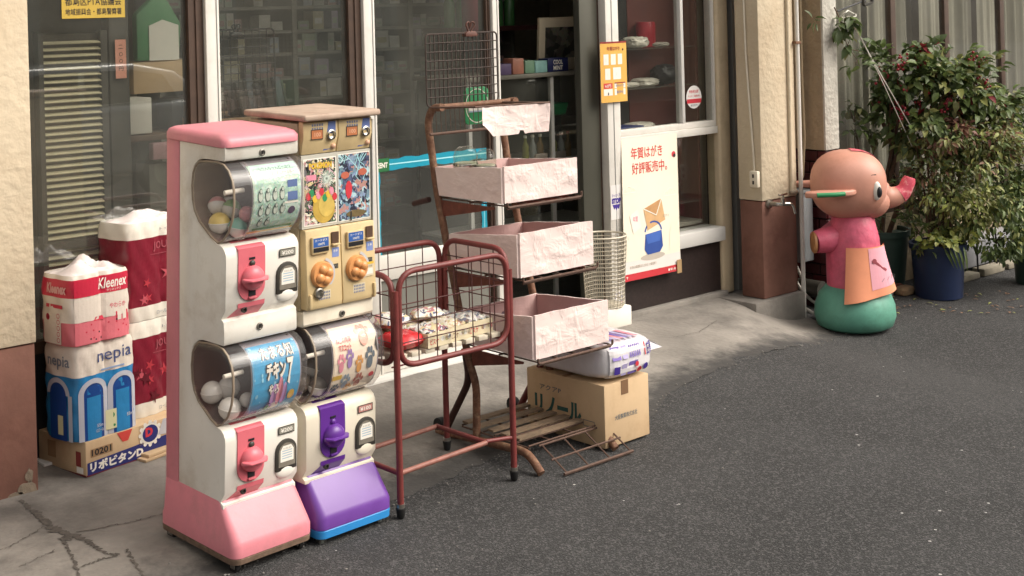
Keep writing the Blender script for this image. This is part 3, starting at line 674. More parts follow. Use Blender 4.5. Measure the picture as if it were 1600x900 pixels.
# toy capsules inside
def capsules(root_loc, rz, rx, items, group, labs):
    Mx = Matrix.Translation(root_loc) @ Matrix.Rotation(R_(rz), 4, 'Z') @ Matrix.Rotation(R_(rx), 4, 'X') @ Matrix.Scale(.986, 4)
    for k, (x, y, z, r, ca, cb) in enumerate(items):
        t = thing('toy_capsule', labs[k], 'capsule', Mx @ Vector((x, y, z)), rz+k*47, 12*k, group)
        h = [(r*math.cos(R_(a)), r*math.sin(R_(a))) for a in (2, 20, 40, 60, 78, 88)]
        MB().lathe(h, 16).build('upper_half', ca, t, smooth=60)
        MB().lathe([(a, -b) for a, b in h], 16).build('lower_half', cb, t, smooth=60)
        MB().lathe([(r*1.0, -.002), (r*1.03, -.001), (r*1.03, .001), (r*1.0, .002)], 16).build('seam_band', cb, t)
M_pearl = mat('pearl_plastic', '#d5d2cd', .22, .04, coat=.5); M_cy = mat('capsule_yellow', '#cdb358', .3, .06, coat=.3); M_cg2 = mat('capsule_green', '#7aa06a', .3, .06, coat=.3)
M_ct = mat('capsule_teal', '#7db3a3', .3, .06, coat=.3); M_cp2 = mat('capsule_pink', '#d08f94', .3, .06, coat=.3)
LA = (2.133, -1.307, -.030)
capsules(LA, 4.2, 3, [(.052, .165, .73+.305, .034, M_cy, M_pearl), (.090, .118, .73+.292, .032, M_ct, M_pearl), (.098, .165, .73+.345, .030, M_cg2, M_pearl), (.075, .210, .73+.352, .03, M_cp2, M_pearl), (.112, .100, .73+.335, .026, M_cp2, M_cp2)],
         'capsules in the upper pink machine', ['yellow toy capsule at the left of the upper pink drum', 'teal toy capsule low in the upper pink drum', 'green toy capsule in the upper pink drum', 'pink and white toy capsule at the back of the upper pink drum', 'all pink toy capsule beside the mint display card'])
capsules(LA, 4.2, 3, [(.048, .195, .15+.335, .036, M_pearl, M_pearl), (.062, .118, .15+.298, .036, M_pearl, M_pearl), (.098, .175, .15+.345, .036, M_pearl, M_pearl), (.115, .100, .15+.318, .024, M_pearl, M_pearl)],
         'pearl capsules in the lower pink machine', ['pearly white capsule at the back left of the lower pink drum', 'large pearly white capsule at the front of the lower pink drum', 'pearly white capsule leaning on the blue display card', 'small pearly capsule half behind the blue display card'])
# --- machine B: single tier capsule machine with a card vending machine on top
BL = (2.448, -1.303, -.030)
B = thing('capsule_machine', 'single tier cream and purple capsule toy machine under the tan card machine', 'vending machine', BL, 3.0, 1.3); B.scale = (.987,)*3
PB = tier_profile(.150)+[(.080, .7135), (.33, .7135), (.33, .150)]
MB().prism(PB, .000, .292, 'x').build('body', M_cream, B, bevel=.007, seg=2, bang=60)
MB().box(.002, .290, .332, .40, .16, .71).build('back_shell', M_cream, B, bevel=.006)
skirt(B, M_purple, M_blue, .012)
for x, y in ((.03, .035), (.275, .035), (.03, .39), (.275, .39)): caster(B, x, y, -.012, .015, mat('grey_wheel', '#6d716c', .6, .1))
lock(B, .158, .687)
c3 = Art().rect(0, 0, 1, 1, mat('cream_card_print', '#efe2cf', .5, .04, 30), 0, 2, 12)
c3.text('ねこの肉球', .08, .70, .34, .10, M_red, 2, .03); c3.text('マスコット', .12, .60, .28, .085, M_red, 2, .03)
def paw(u, v, s, mt):
    c3.disc(u, v-.02*s/.1, s*.55, mt, 2, s*.62)
    for a in (-60, -20, 20, 60): c3.disc(u+s*.75*math.sin(R_(a)), v+s*.9*math.cos(R_(a)), s*.24, mt, 2, s*.30, 10)
for u, v, s, mt in ((.17, .47, .10, M_ros), (.36, .50, .10, mat('violet_print', '#9a7ab8', .5, .05)), (.58, .42, .10, mat('amber_print', '#d89a4a', .5, .05)), (.82, .46, .12, mat('slate_print', '#5c6a76', .5, .05)),
                    (.32, .22, .12, mat('ash_print', '#8fa0ac', .5, .05)), (.62, .18, .13, mat('brick_print', '#b06a58', .5, .05)), (.70, .76, .18, mat('peach_print', '#e0a898', .5, .1)), (.12, .12, .11, MATS['slate_print']), (.42, .06, .12, MATS['amber_print'])):
    paw(u, v, s, mt)
c3.rect(0, .30, .22, .36, M_yellow, 1); c3.disc(.90, .27, .06, M_red, 3, .035); c3.poly([(.93, .60), (.99, .72), (1.0, .52)], M_ink, 2)
tier_details(B, .150, M_cream, M_purpd, M_purpd, '¥100', mat('pale_red_lcd', '#b98078', .4, .05), c3)
capsules(BL, 3.0, 1.3, [(.050, .160, .15+.31, .034, mat('smoky_capsule', '#6f675e', .25, .1), MATS['smoky_capsule']), (.085, .120, .15+.298, .032, MATS['smoky_capsule'], M_pearl), (.095, .175, .15+.345, .032, MATS['smoky_capsule'], M_pearl), (.05, .205, .15+.365, .03, MATS['smoky_capsule'], MATS['smoky_capsule'])],
         'smoky capsules in the purple machine', ['smoky brown capsule at the left of the purple machine drum', 'smoky and white capsule at the front of the purple machine drum', 'smoky and white capsule beside the paw print card', 'smoky capsule at the back of the purple machine drum'])
V = thing('card_vending_machine', 'tan twin card vending machine standing on the purple capsule machine', 'vending machine', BL, 3.0, 1.3); V.scale = (.987,)*3
MB().box(.002, .294, .100, .375, .7145, 1.335).build('housing', mat('grey_tan_metal', '#a89a7f', .45, .06, 4), V, bevel=.004)
for x0 in (.006, .1515):
    x1 = x0+.1425
    lo = MB().prism([(.062, .722), (.058, .740), (.068, .985), (.0995, .985), (.0995, .722)], x0, x1, 'x').build('dispenser_front', M_tan, V, bevel=.004)
    tp = MB().prism([(.086, 1.232), (.080, 1.262), (.072, 1.285), (.072, 1.335), (.080, 1.342), (.0995, 1.342), (.0995, 1.232)], x0, x1, 'x').build('coin_head', M_tan, V, bevel=.004)
    # coin head fittings
    pa = Art().rect(0, 0, .050, .034, M_dgrey, 0).rect(.003, .003, .047, .031, mat('amber_lcd', '#b5714a', .35, .05), 1).text('100', .014, .010, .026, .014, mat('pale_lcd_digit', '#d9a888', .5, 0), 2, .02)
    pa.build('price_window', front(x0+.030, .0712, 1.268+.012), tp)
    rg = MB().lathe([(.018, .004), (.018, -.006), (.014, -.008), (.012, -.002), (.003, .002)], 18, c=(x0+.112, .072, 1.292), axis='y').build('coin_funnel', M_chrome, tp, smooth=40)
    a = Art().poly([(0, 0), (.036, 0), (.036, .040), (.006, .040)], mat('steel_blue_print', '#5a6a9c', .5, .08), 0).build('blue_sticker', front(x0+.096, .0714, 1.297), tp)
    a = Art()
    for i in range(5):
        for j in range(2): a.rect(i*.010, j*.012, i*.010+.0065, j*.012+.008, mat('grey_blue_print', '#6f7690', .5, .05), 0)
    a.build('dot_sticker', front(x0+.034, .0716, 1.312), tp)
    Art().poly([(0, 0), (.034, .004), (.030, .022), (.006, .020)], mat('blue_sticker_print', '#3a5390', .5, .05), 0).build('button_sticker', front(x0+.088, .0835, 1.240), tp)
    MB().ball((x0+.128, .082, 1.252), .010, 10, 6).build('reject_button', mat('peach_plastic', '#cba184', .4, .05), tp, smooth=60)
    # dispenser fittings
    def yf(z): return .058+(z-.740)/.245*.010
    rc = MB().box(x0+.018, x0+.090, .054, .0645, .905, .962).build('card_slot_surround', M_tan, lo, bevel=.003)
    Art().rect(0, 0, .062, .030, mat('royal_blue_print', '#2f5aa0', .45, .06), 0).text('カードダス', .006, .018, .05, .008, M_paper, 1, .01).text('100円', .018, .005, .026, .009, M_paper, 1, .02).build('blue_plate', front(x0+.022, .0535, .928), rc)
    MB().box(x0+.022, x0+.084, .0525, .0536, .912, .926).build('card_slot', M_black, rc)
    MB().box(x0+.104, x0+.132, .0615, .0655, .930, .968).build('coin_recess', mat('brown_recess', '#4d3626', .6, .1), lo)
    MB().box(x0+.102, x0+.134, .052, .0628, .924, .930).build('coin_ledge', M_tan, lo, bevel=.002)
    Art().rect(0, 0, .028, .032, mat('periwinkle_print', '#7a8cc0', .5, .05), 0).text('お金', .005, .016, .018, .010, M_paper, 1, .02).build('coin_label', front(x0+.105, .0632, .884), lo)
    Art().rect(0, 0, .024, .016, M_dgrey, 0).text('円', .004, .003, .016, .009, MATS['grey_lcd'], 1).build('counter_window', front(x0+.104, .0610, .846), lo)
    kb = MB().lathe([(.044, .004), (.044, -.008), (.040, -.014), (.01, -.016)], 26, c=(x0+.058, .061, .835), axis='y').build('knob', M_orange, lo, smooth=50)
    for ax, az_ in ((-.004, .018), (.020, .006), (-.016, -.008), (.008, -.018)):
        MB().ball((x0+.058+ax, .046, .835+az_), .0165, 12, 7, (1, .8, 1)).build('knob_lobe', M_orange, kb, smooth=60)
    ar = Art().ring(0, 0, .056, .009, mat('pale_arrow_print', '#b9bcc0', .5, .04), 0, 22, -130, 70)
    ar.build('turn_arrow', front(x0+.058, .0603, .835), lo)
    a = Art().rect(0, 0, .052, .034, mat('pale_tan_print', '#d2c4a6', .5, .03), 0)
    for i in range(7):
        for j in range(3): a.rect(.004+i*.0066, .003+j*.010, .008+i*.0066, .0095+j*.010, MATS['grey_blue_print'], 1)
    a.build('dot_sticker', front(x0+.042, .0586, .748), lo)
MB().lathe([(.018, .0), (.018, -.010), (.013, -.012), (.010, -.004), (.002, -.004)], 18, c=(.048, .0595, .776), axis='y').build('lock', M_steel, V, smooth=40)
for x in (.010, .278): MB().box(x, x+.010, .050, .062, .728, .775).build('corner_rib', M_tan, V, bevel=.004)
Art().rect(0, 0, .040, .048, MATS['pale_tan_print'], 0).rect(0, .040, .040, .048, M_yellow, 1).text('使用上の注意', .004, .030, .030, .006, M_ink, 1).rect(.004, .006, .036, .026, M_paper, 1).build('notice_label', front(.242, .0578, .800), V)
# poster window
pw = MB().box(.004, .294, .083, .0995, .988, 1.230).build('poster_window', mat('pale_poster_mount', '#b9b6aa', .5, .05), V)
M_p1 = collage('busy_dark_card', ['#1c1c22', '#3d6a3a', '#b5483f', '#d2b24a', '#222b2a', '#c98f9a', '#e0d8b4', '#4a5a3a'], 85)
M_p2 = collage('stormy_blue_card', ['#22315f', '#3f7f9a', '#1a2340', '#8fc4cf', '#2a4a7c', '#5a86b0', '#15202e', '#b05a40'], 70)
a = Art().rect(0, 0, .136, .222, M_paper, 0).rect(.004, .004, .132, .218, M_p1, 1)
a.text('POKÉMON', .022, .186, .094, .026, M_yellow, 3, .06).text('POKÉMON', .0205, .1845, .097, .029, M_navy, 2, .05)
a.rect(.010, .150, .052, .168, M_ros, 3)
for k in range(26):
    t = R_(k*360/26); a.line((.095, .150), (.095+.032*math.cos(t), .150+.030*math.sin(t)), .002, MATS['pale_grey_print'], 2)
a.disc(.082, .055, .046, mat('mustard_print', '#b99a45', .5, .15, 30), 3, .052).disc(.092, .062, .032, mat('ochre_print', '#c9ad58', .5, .15, 30), 4, .038)
for k in range(9): a.disc(.018+k*.0135, .098+.012*math.sin(k*2.1), .010, [M_red, M_green, M_yellow, M_ros][k % 4], 5, .013)
a.build('poster', front(.010, .0815, .996), pw)
a = Art().rect(0, 0, .138, .228, M_paper, 0).rect(.003, .003, .135, .225, M_p2, 1)
M_cyan = mat('lightning_print', '#a9dce0', .4, .03)
rnd = random.Random(5)
for k in range(9):
    x, z = rnd.uniform(.01, .125), .222
    while z > .03:
        nx2, nz2 = min(max(x+rnd.uniform(-.022, .022), .006), .130), z-rnd.uniform(.012, .03); a.line((x, z), (nx2, nz2), rnd.uniform(.0012, .003), M_cyan, 2); x, z = nx2, nz2
        if rnd.random() < .18: break
for u, v in ((.030, .155), (.105, .160)): a.disc(u, v, .018, mat('rust_print', '#b5604a', .5, .1), 3, .012)
a.disc(.045, .105, .014, M_red, 3, .030).disc(.075, .022, .042, mat('bronze_print', '#6a5a3a', .5, .2, 40), 3, .012).rect(.05, .0, .056, .03, M_ink, 4)
a.build('poster', front(.152, .0815, .994), pw)
MB().box(.297, .302, .075, .35, .72, 1.33).build('side_rail', M_alu, V)
wb_ = thing('wooden_board', 'worn pale wooden board lying on top of the tan card machine', 'board', BL, 3.0, 1.3); wb_.scale = (.987,)*3
MB().loft([[(x, y, z) for x, y in [(-.006, .045), (.302, .045), (.318, .052), (.318, .390), (.300, .402), (-.006, .402)]] for z in (1.344, 1.366)]).build('plank', mat('worn_wood', '#b09a88', .7, .16, 12, dirt='#85685a', dscale=9, damt=.6), wb_, bevel=.008, seg=3)

# ------------------------------------------------------------------ red wire basket cart
cart = thing('basket_cart', 'red brown tubular basket cart with wire sides standing beside the purple machine', 'cart', (2.785, -1.285, 0))
CW, CD = .515, .385
def panel(p0, p1, z0, z1, nv, hz, name='side_panel', r=.0105):
    """rounded tube frame with wire infill between two plan points"""
    a, b = Vector((*p0, 0)), Vector((*p1, 0)); t = (b-a)
    def P(u, z): q = a+t*u; return (q.x, q.y, z)
    o = MB().tube(fillet([P(.0, z0), P(1.0, z0), P(1.0, z1), P(.0, z1)], .075, 7, True), r, 10, True).build(name, M_redtube, cart, smooth=60)
    w = MB()
    for k in range(1, nv):
        w.tube([P(k/nv, z0), P(k/nv, z1)], .0022, 5)
    for z in hz: w.tube([P(.015, z), P(.985, z)], .0022, 5)
    w.build('wire_mesh', mat('red_brown_wire', '#4a2320', .6, .2, 30), o, smooth=60)
    return o
c4 = [(0, 0), (CW, 0), (CW, CD), (0, CD)]
g_ = .014
panel((g_, 0), (CW-g_, 0), .440, .760, 6, (.52, .585, .65))
panel((CW, g_), (CW, CD-g_), .445, .770, 5, (.52, .585, .65, .71))
panel((g_, CD), (CW-g_, CD), .445, .765, 6, (.53, .61, .69))
panel((0, CD-g_), (0, g_), .445, .745, 5, (.52, .60, .68))
for x, y in c4:
    gz = gh(2.785+x, -1.285+y)+(.004 if y < .1 else .008)
    lg = MB().tube([(x, y, gz+.035), (x, y, .70)], .0115, 10).build('leg', M_redtube, cart, smooth=60)
    MB().lathe([(.010, gz+.0), (.013, gz+.004), (.017, gz+.034), (.014, gz+.036)], 12, c=(x, y, 0)).build('rubber_foot', M_rubber, lg, smooth=40)
    MB().lathe([(.0145, gz+.036), (.0145, gz+.048)], 12, c=(x, y, 0)).build('collar', M_steel, lg, smooth=40)
for p, q in (((0, 0), (CW-.13, 0)), ((.0, .28), (CW-.13, .28))):
    MB().tube([(p[0], p[1], .085), (q[0], q[1], .100)], .0095, 8).build('lower_rail', mat('worn_red_rail', '#8a5a4e', .55, .25, 25), cart, smooth=60)
MB().tube([(CW-.13, 0, .100), (CW-.13, .28, .100)], .0095, 8).build('lower_rail', M_redtube, cart, smooth=60)
MB().tube([(CW-.13, .015, .10), (CW, .0, .09)], .008, 8).build('lower_rail', M_redtube, cart, smooth=60)
MB().tube([(0, 0, .085), (0, CD, .085)], .0095, 8).build('lower_rail', M_redtube, cart, smooth=60)
for k in range(5): MB().tube([(.0, .03+k*.08, .437), (CW, .03+k*.08, .437)], .003, 5).build('floor_wire', M_redtube, cart)
# slatted shelf board in the basket, each slat end shows
sb = thing('slatted_board', 'cream slatted board on the floor of the red basket cart', 'board', (2.80, -1.268, .444))
M_slat = mat('cream_painted_slat', '#cfc6b2', .6, .08, 6)
for k in range(2): MB().box(.02, .485, .06+k*.22, .10+k*.22, .0, .012).build('batten', M_slat, sb)
for k in range(8):
    MB().box(.006+k*.0605, .048+k*.0605, .006, .34, .0135, .030).build('slat', M_slat, sb, bevel=.002)
# snack packs in the basket
M_fp = [collage('snack_film_%d' % i, c, s, .25, 1.0) for i, (c, s) in enumerate(((['#d8c79c', '#e6dcc0', '#b5903c', '#c8a050', '#ece4d2', '#8f5a2c'], 38), (['#d9d2c6', '#b23a36', '#e4dccb', '#46527a', '#d2b060', '#efe9dd'], 44),
                                                                         (['#c5aa7e', '#d8c08a', '#8a6a3c', '#e0d0a8'], 30), (['#a8a49c', '#c8c0b2', '#7a5a52', '#dcd4c6', '#5a6480'], 40)))]
M_fred = mat('red_film', '#c52a30', .25, .12, 20)
def pillow(name, w, d, h, m, loc, rz, label, rx=0, group='snack packs in the red basket', seed=1):
    rnd = random.Random(seed); n = 12; mbp = MB(); ph = [rnd.uniform(0, 6) for _ in range(6)]
    def sh(sgn):
        def f(u, v):
            e = (1-abs(2*u-1)**3.0)*(1-abs(2*v-1)**3.0); e = max(e, 0)**.55
            wr = .10*h*math.sin(u*17+ph[0])*math.sin(v*13+ph[1])+.07*h*math.sin(u*31+v*23+ph[2])
            return ((u-.5)*w*(1-.03*math.sin(v*9+ph[3])), (v-.5)*d*(1-.03*math.sin(u*8+ph[4])), h/2+sgn*(h/2*e+wr*e*.6 if sgn > 0 else h/2*e))
        return f
    mbp.grid(sh(1), n, n); mbp.grid(sh(-1), n, n)
    t = thing(name, label, 'snack pack', loc, rz, rx, group)
    mbp.build('film_bag', m, t, smooth=50)
    return t
def carton(name, w, d, h, m, loc, rz, label, cat='carton', group=None, rx=0, lab=None):
    t = thing(name, label, cat, loc, rz, rx, group)
    MB().box(-w/2, w/2, -d/2, d/2, 0, h).build('box_body', m, t, bevel=.003)
    return t
ZB = .4755
pillow('snack_pack', .125, .14, .060, M_fred, (2.875, -1.19, ZB), 8, 'glossy red snack bag at the left front of the red basket', seed=2)
pillow('snack_pack', .13, .14, .055, M_fp[0], (2.865, -1.03, ZB), -12, 'golden brown snack bag behind the red one in the basket', seed=3)
pillow('snack_pack', .13, .12, .050, M_fp[1], (2.90, -1.09, ZB+.052), 15, 'mixed white and red snack bag lying on top at the left of the basket', seed=4)
def snackbox(x, y, rz, label, m, seed, w=.115, d=.13, h=.05):
    t = thing('snack_box', label, 'snack box', (x, y, ZB), rz, 0, 'snack packs in the red basket')
    MB().box(-w/2, w/2, -d/2, d/2, 0, h).build('tray', mat('cream_snack_card', '#d8c9a4', .6, .08, 20), t, bevel=.004)
    a = Art().rect(0, 0, w, h, mat('cream_snack_print', '#dccfae', .6, .06), 0)
    a.text('ビスケ', .010, .010, w*.35, h*.42, M_red if seed % 2 else mat('brown_print', '#7a4a2a', .6, 0), 1, .02)
    for k in range(5): a.disc(w*.60+k*.010, h*.5+.006*math.sin(k*3), .009, M_fp[(seed+k) % 3], 1, n=10)
    a.build('front_print', front(-w/2, -d/2-.0008, 0), t)
    n = 10; ph = seed*1.7
    MB().grid(lambda u, v: ((u-.5)*w*.97, (v-.5)*d*.97, h+.002+.016*max(0, math.sin(u*math.pi)*math.sin(v*math.pi))**.5+.006*math.sin(u*23+ph)*math.sin(v*19+ph)), n, n).build('film_top', m, t, smooth=50)
snackbox(2.985, -1.20, 4, 'cream snack box left of centre in the red basket', M_fp[1], 1)
snackbox(3.085, -1.185, 2, 'cream snack box second from the left at the front of the basket', M_fp[0], 2, .09)
snackbox(3.19, -1.165, 3, 'cream snack box at the right end of the basket', M_fp[3], 3, .125, .15)
pillow('snack_pack', .15, .12, .055, M_fp[0], (3.03, -1.03, ZB), 20, 'golden snack bag at the back middle of the basket', seed=7)
pillow('snack_pack', .14, .12, .050, M_fp[3], (3.18, -1.02, ZB), -8, 'grey and white snack bag at the back right of the basket', seed=8)
pillow('snack_pack', .12, .10, .040, M_fp[1], (3.08, -1.08, ZB+.05), -25, 'small patterned snack bag lying across the middle boxes', seed=9)

# ------------------------------------------------------------------ stepped display rack
rack = thing('display_rack', 'rusty stepped tube rack carrying pink paper lined trays', 'rack', (3.40, 0, 0))
RW = .39
for sx, x in ((0, 0.0), (1, RW)):
    up = MB().tube(fillet([(x, -.80, 1.262), (x, -.735, 1.258), (x, -.705, 1.20), (x, -.753, .925), (x, -.864, .509), (x, -.925, .28), (x, -.965, .20), (x, -.958, -.012)], .06, 5), .0155, 10).build('upright', M_rust, rack, smooth=60)
    MB().tube(fillet([(x, -.900, .33), (x, -.925, .21), (x, -.755, -.035)], .05, 5), .0145, 10).build('rear_leg', M_redtube if sx else mat('dark_rusty_leg', '#40261f', .7, .3, 30), rack, smooth=60)
    MB().tube(fillet([(x, -.72, -.030), (x, -.80, -.022), (x, -1.015, -.010), (x, -1.25, .004), (x, -1.322, gh(3.4, -1.32)+.012)], .07, 7), .0155, 10).build('base_tube', M_rust, rack, smooth=60)
    cw = MB().lathe([(.012, -.012), (.030, -.012), (.030, .012), (.012, .012)], 16, c=(x, -.735, gh(3.4, -.735)+.008+.030), axis='x').build('caster', M_rubber, rack, smooth=40)
    # brackets under each tray
    for (yf, yb, z) in ((-1.10, -.765, .905), (-1.18, -.845, .636), (-1.24, -.93, .346)):
        MB().prism([(yb-.01, z-.010), (yf, z-.010), (yf, z-.018), (yb-.02, z-.075)], x-.002, x+.002, 'x').build('tray_bracket', mat('flaking_red_bracket', '#6b3a2c', .75, .35, 30), rack)
for (yf, yb, z) in ((-1.158, -.75, .905), (-1.236, -.83, .636), (-1.306, -.90, .346)):
    wsh = MB()
    wsh.tube(fillet([(.006, yf-.008, z+.012), (.006, yf-.008, z-.006), (RW+.006, yf-.008, z-.006), (RW+.006, yf-.008, z+.014)], .012, 4), .0045, 6)
    wsh.tube([(.006, yf-.004, z-.012), (RW, yf-.004, z-.012)], .004, 6)
    for k in range(5): wsh.tube([(.01+k*.0925, yf-.008, z-.002), (.01+k*.0925, yb, z-.002)], .003, 5)
    for y in (yb, (yf+yb)/2): wsh.tube([(.0, y, z-.006), (RW, y, z-.006)], .004, 6)
    wsh.build('wire_shelf', M_rustd, rack, smooth=60)
MB().tube([(0, -.74, .985), (RW, -.74, .985)], .010, 8).build('cross_bar', M_rust, rack, smooth=60)
MB().tube([(0, -.775, 1.262), (RW, -.775, 1.262)], .011, 8).build('cross_bar', M_rust, rack, smooth=60)
MB().tube([(0, -.70, .89), (-.0, -.60, .865)], .012, 8).build('hook_arm', mat('dark_rusty_leg', '#40261f'), rack, smooth=60)
# bottom wire shelf with wooden slats and a folded flap
bs = MB()
for k in range(7): bs.tube([(.01, -.86-k*.064, .022), (RW-.01, -.86-k*.064, .022)], .0035, 5)
for k in range(4): bs.tube([(.01+k*.123, -.86, .016), (.01+k*.123, -1.245, .016)], .0035, 5)
bs = bs.build('bottom_shelf', M_rustd, rack, smooth=60)
for k in range(5): MB().box(.02, RW-.02, -.885-k*.075, -.85-k*.075, .026, .034).build('slat', mat('rusty_flat_bar', '#7d6a56', .8, .3, 25), bs)
fl = MB(); y0, z0, y1, z1 = -1.252, .015, -1.385, gh(3.5, -1.39)+.012
for k in range(4): fl.tube([(.07+k*.113, y0, z0), (.07+k*.113, y1, z1)], .0035, 5)
for t in (0, .5, 1): fl.tube([(.055, y0+(y1-y0)*t, z0+(z1-z0)*t), (RW+.03, y0+(y1-y0)*t, z0+(z1-z0)*t)], .004 if t < 1 else .006, 5)
fl.build('folded_flap', M_rustd, rack, smooth=60)
# trays
def tray(yf, yb, z, h, label, seed, dx=0, hb=0):
    t = thing('display_tray', label, 'tray', (3.40+dx, 0, z), 0, 0, 'pink paper lined trays on the rack')
    rnd = random.Random(seed); w = RW-.004; d = yb-yf; th_ = .010
    def wall(p0, p1, hh_, h2, ny2, am):
        a, b = Vector(p0), Vector(p1); n_ = Vector((-(b-a).y, (b-a).x, 0)).normalized(); q = [rnd.uniform(0, 6) for _ in range(6)]
        L = (b-a).length; nu = int(L/.012); nv = 10
        def f(side):
            def g(u, v):
                p = a+(b-a)*u; e = math.sin(math.pi*min(max(u, 0), 1))**.4
                k = am*e*(math.sin(u*L*60+v*5+q[0])*.5+math.sin(u*L*33-v*9+q[1])*.6+math.sin(v*11+u*L*90+q[2])*.25)
                top = hh_+(h2-hh_)*u+.0012*math.sin(u*L*14+q[3])+.0006*math.sin(u*L*60+q[4])
                p = p+n_*(k+side*th_); return (p.x, p.y, v*top)
            return g
        m = MB(); m.grid(f(.5), nu, nv); k0 = len(m.v); m.cur = 1; m.grid(f(-.5), nu, nv); m.cur = 0
        # rim
        base = nv*(nu+1); fs = [(base+i, base+i+1, k0+base+i+1, k0+base+i) for i in range(nu)]
        fs += [(j*(nu+1), (j+1)*(nu+1), k0+(j+1)*(nu+1), k0+j*(nu+1)) for j in range(nv)]
        fs += [(j*(nu+1)+nu, (j+1)*(nu+1)+nu, k0+(j+1)*(nu+1)+nu, k0+j*(nu+1)+nu) for j in range(nv)]
        m.f += fs; m.mi += [0]*len(fs)
        return m
    # plan order so that the outer side is +normal
    def bw(name, p0, p1, hh_, h2):
        m = wall(p0, p1, hh_, h2, 0, .0016)
        return m.build(name, [M_trayp, M_trayin], t, smooth=55)
    bw('front_wall', (w, yf, 0), (0.004, yf, 0), h, h)
    bw('side_wall', (0, yf+.004, 0), (0, yb, 0), h-.004, h-.004-hb)
    bw('back_wall', (0.004, yb, 0), (w, yb, 0), h-hb-.002, h-hb-.002)
    bw('side_wall', (w, yb-.004, 0), (w, yf+.008, 0), h-.004-hb, h-.004)
    MB().box(.008, w-.008, yf+.008, yb-.008, .001, .006).build('base', M_trayin, t)
    return t
tray(-1.150, -.748, .913, .138, 'uppermost pink paper lined tray, holding two glass jars', 1, hb=.024)
tray(-1.228, -.826, .644, .165, 'middle pink paper lined tray of the rusty rack', 2, hb=.040)
tray(-1.300, -.90, .354, .160, 'lowest pink paper lined tray, above the cardboard box', 3, hb=.030)
M_mauve = paper_mat('mauve_fabric', '#8f7f8c', .8, .5, 9)
cl = MB().grid(lambda u, v: (3.44+.22*u, -1.22+.22*v, .365+.10*math.exp(-((u-.25)**2+(v-.7)**2)*6)*(1+.3*math.sin(u*14)*math.sin(v*11))+.012*math.sin(u*23+v*17)), 22, 22).build('crumpled_cloth', M_mauve, None, smooth=60)
tag(cl, 'crumpled mauve cloth inside the lowest pink tray', 'cloth')
# glass jars in the top tray
M_jar = clear('jar_glass', (.86, .90, .84), .02, 1.5, haze=.04)
for k, (x, y, r, h, lab) in enumerate(((3.462, -.86, .048, .185, 'upturned clear glass jar at the left corner of the top tray'), (3.500, -.94, .040, .175, 'smaller glass jar beside it in the top tray'))):
    t = thing('glass_jar', lab, 'jar', (x, y, .922), 0, 0, 'glass jars in the top tray')
    MB().lathe([(r*.9, 0), (r, .01), (r, h*.78), (r*.85, h*.93), (r*.5, h), (.004, h*1.0)], 20).build('vessel', M_jar, t, smooth=50)
    MB().lathe([(r*.80, .01), (r*.86, .02), (r*.86, h*.66), (.004, h*.68)], 16).build('contents', mat('pale_jar_contents', '#b9b2a2' if k == 0 else '#a88a6a', .5, .3, 60), t, smooth=50)
    MB().lathe([(r*1.03, h*.55), (r*1.05, h*.57), (r*1.05, h*.62), (r*1.03, h*.64)], 20).build('band', M_chrome, t, smooth=40)
# paper valance in front of the top shelf
pv = thing('paper_sign', 'blank pink paper strip hanging from the top of the rusty rack', 'paper', (3.385, -1.06, 1.272))
def pvf(u, v):
    x = u*.352; y = .006*math.sin(u*9)+.005*math.sin(u*23+v*3)-.012*v*math.sin(u*5+1); z = -.112*v-.006*u
    if u < .12 and v > .6: z += (.12-u)*(v-.6)*.9
    if .53 < u < .60 and v > .8: z += .014*(v-.8)*5
    return (x, y, z)
m_ = MB().grid(pvf, 44, 14); k0 = len(m_.v); m_.grid(lambda u, v: (pvf(u, v)[0], pvf(u, v)[1]+.0015, pvf(u, v)[2]), 44, 14)
m_.build('sheet', M_trayp, pv, smooth=60)
hd = MB().tube([(-.03, .008, .003), (.36, .008, -.004)], .004, 6); hd.tube([(-.02, .008, .003), (-.02, .29, -.01)], .004, 6).tube([(.345, .008, -.004), (.345, .29, -.012)], .004, 6)
for k in range(16): hd.tube([(-.02+k*.0243, .29, -.012), (-.02+k*.0243, .285, -.115)], .0018, 4)
hd.tube([(-.03, .285, -.115), (.36, .285, -.115)], .006, 6)
hd.build('holder_wire', M_rustd, pv, smooth=60)
# wire grid panel clipped above the rack
gp = thing('wire_grid_panel', 'rusty wire grid panel standing on top of the tray rack', 'wire grid', (3.375, -.735, 1.262))
gm = MB().tube(fillet([(0, 0, 0), (.375, 0, 0), (.375, 0, .288), (0, 0, .288)], .02, 4, True), .0035, 6, True)
for k in range(1, 17): gm.tube([(k*.0221, 0, 0), (k*.0221, 0, .288)], .0030, 6)
for k in range(1, 8): gm.tube([(0, -.003, k*.036), (.375, -.003, k*.036)], .0022, 4)
gm.build('wires', mat('rusty_grid_wire', '#3c302a', .7, .3, 30), gp, smooth=60)
def clip(name, loc, s, label, m):
    t = thing(name, label, 'clip', loc)
    MB().prism([(-.5, -.30), (.5, -.30), (.5, -.12), (.32, .05), (-.32, .05), (-.5, -.12)], -.22, .22, 'y').build('jaw', m, t, bevel=.04)
    for d in (-1, 1): MB().tube(fillet([(d*.10, 0, .03), (d*.42, -.1, .52), (d*.12, -.1, .72), (d*.02, 0, .25)], .2, 4), .06, 6).build('handle', m, t, smooth=60)
    t.scale = (s, s, s); return t
clip('bulldog_clip', (3.605, -.735, 1.553), .062, 'rusty bulldog clip gripping the top of the rack wire grid', mat('rusty_clip', '#5d3a30', .6, .3, 5))
gs = thing('plastic_sign', 'rounded green plastic sign behind the rack wire grid', 'sign', (3.60, -.70, 1.172))
MB().prism(rr(0, .128, 0, .152, .022, 5), 0, .008, 'y').build('plate', M_green, gs, bevel=.002)
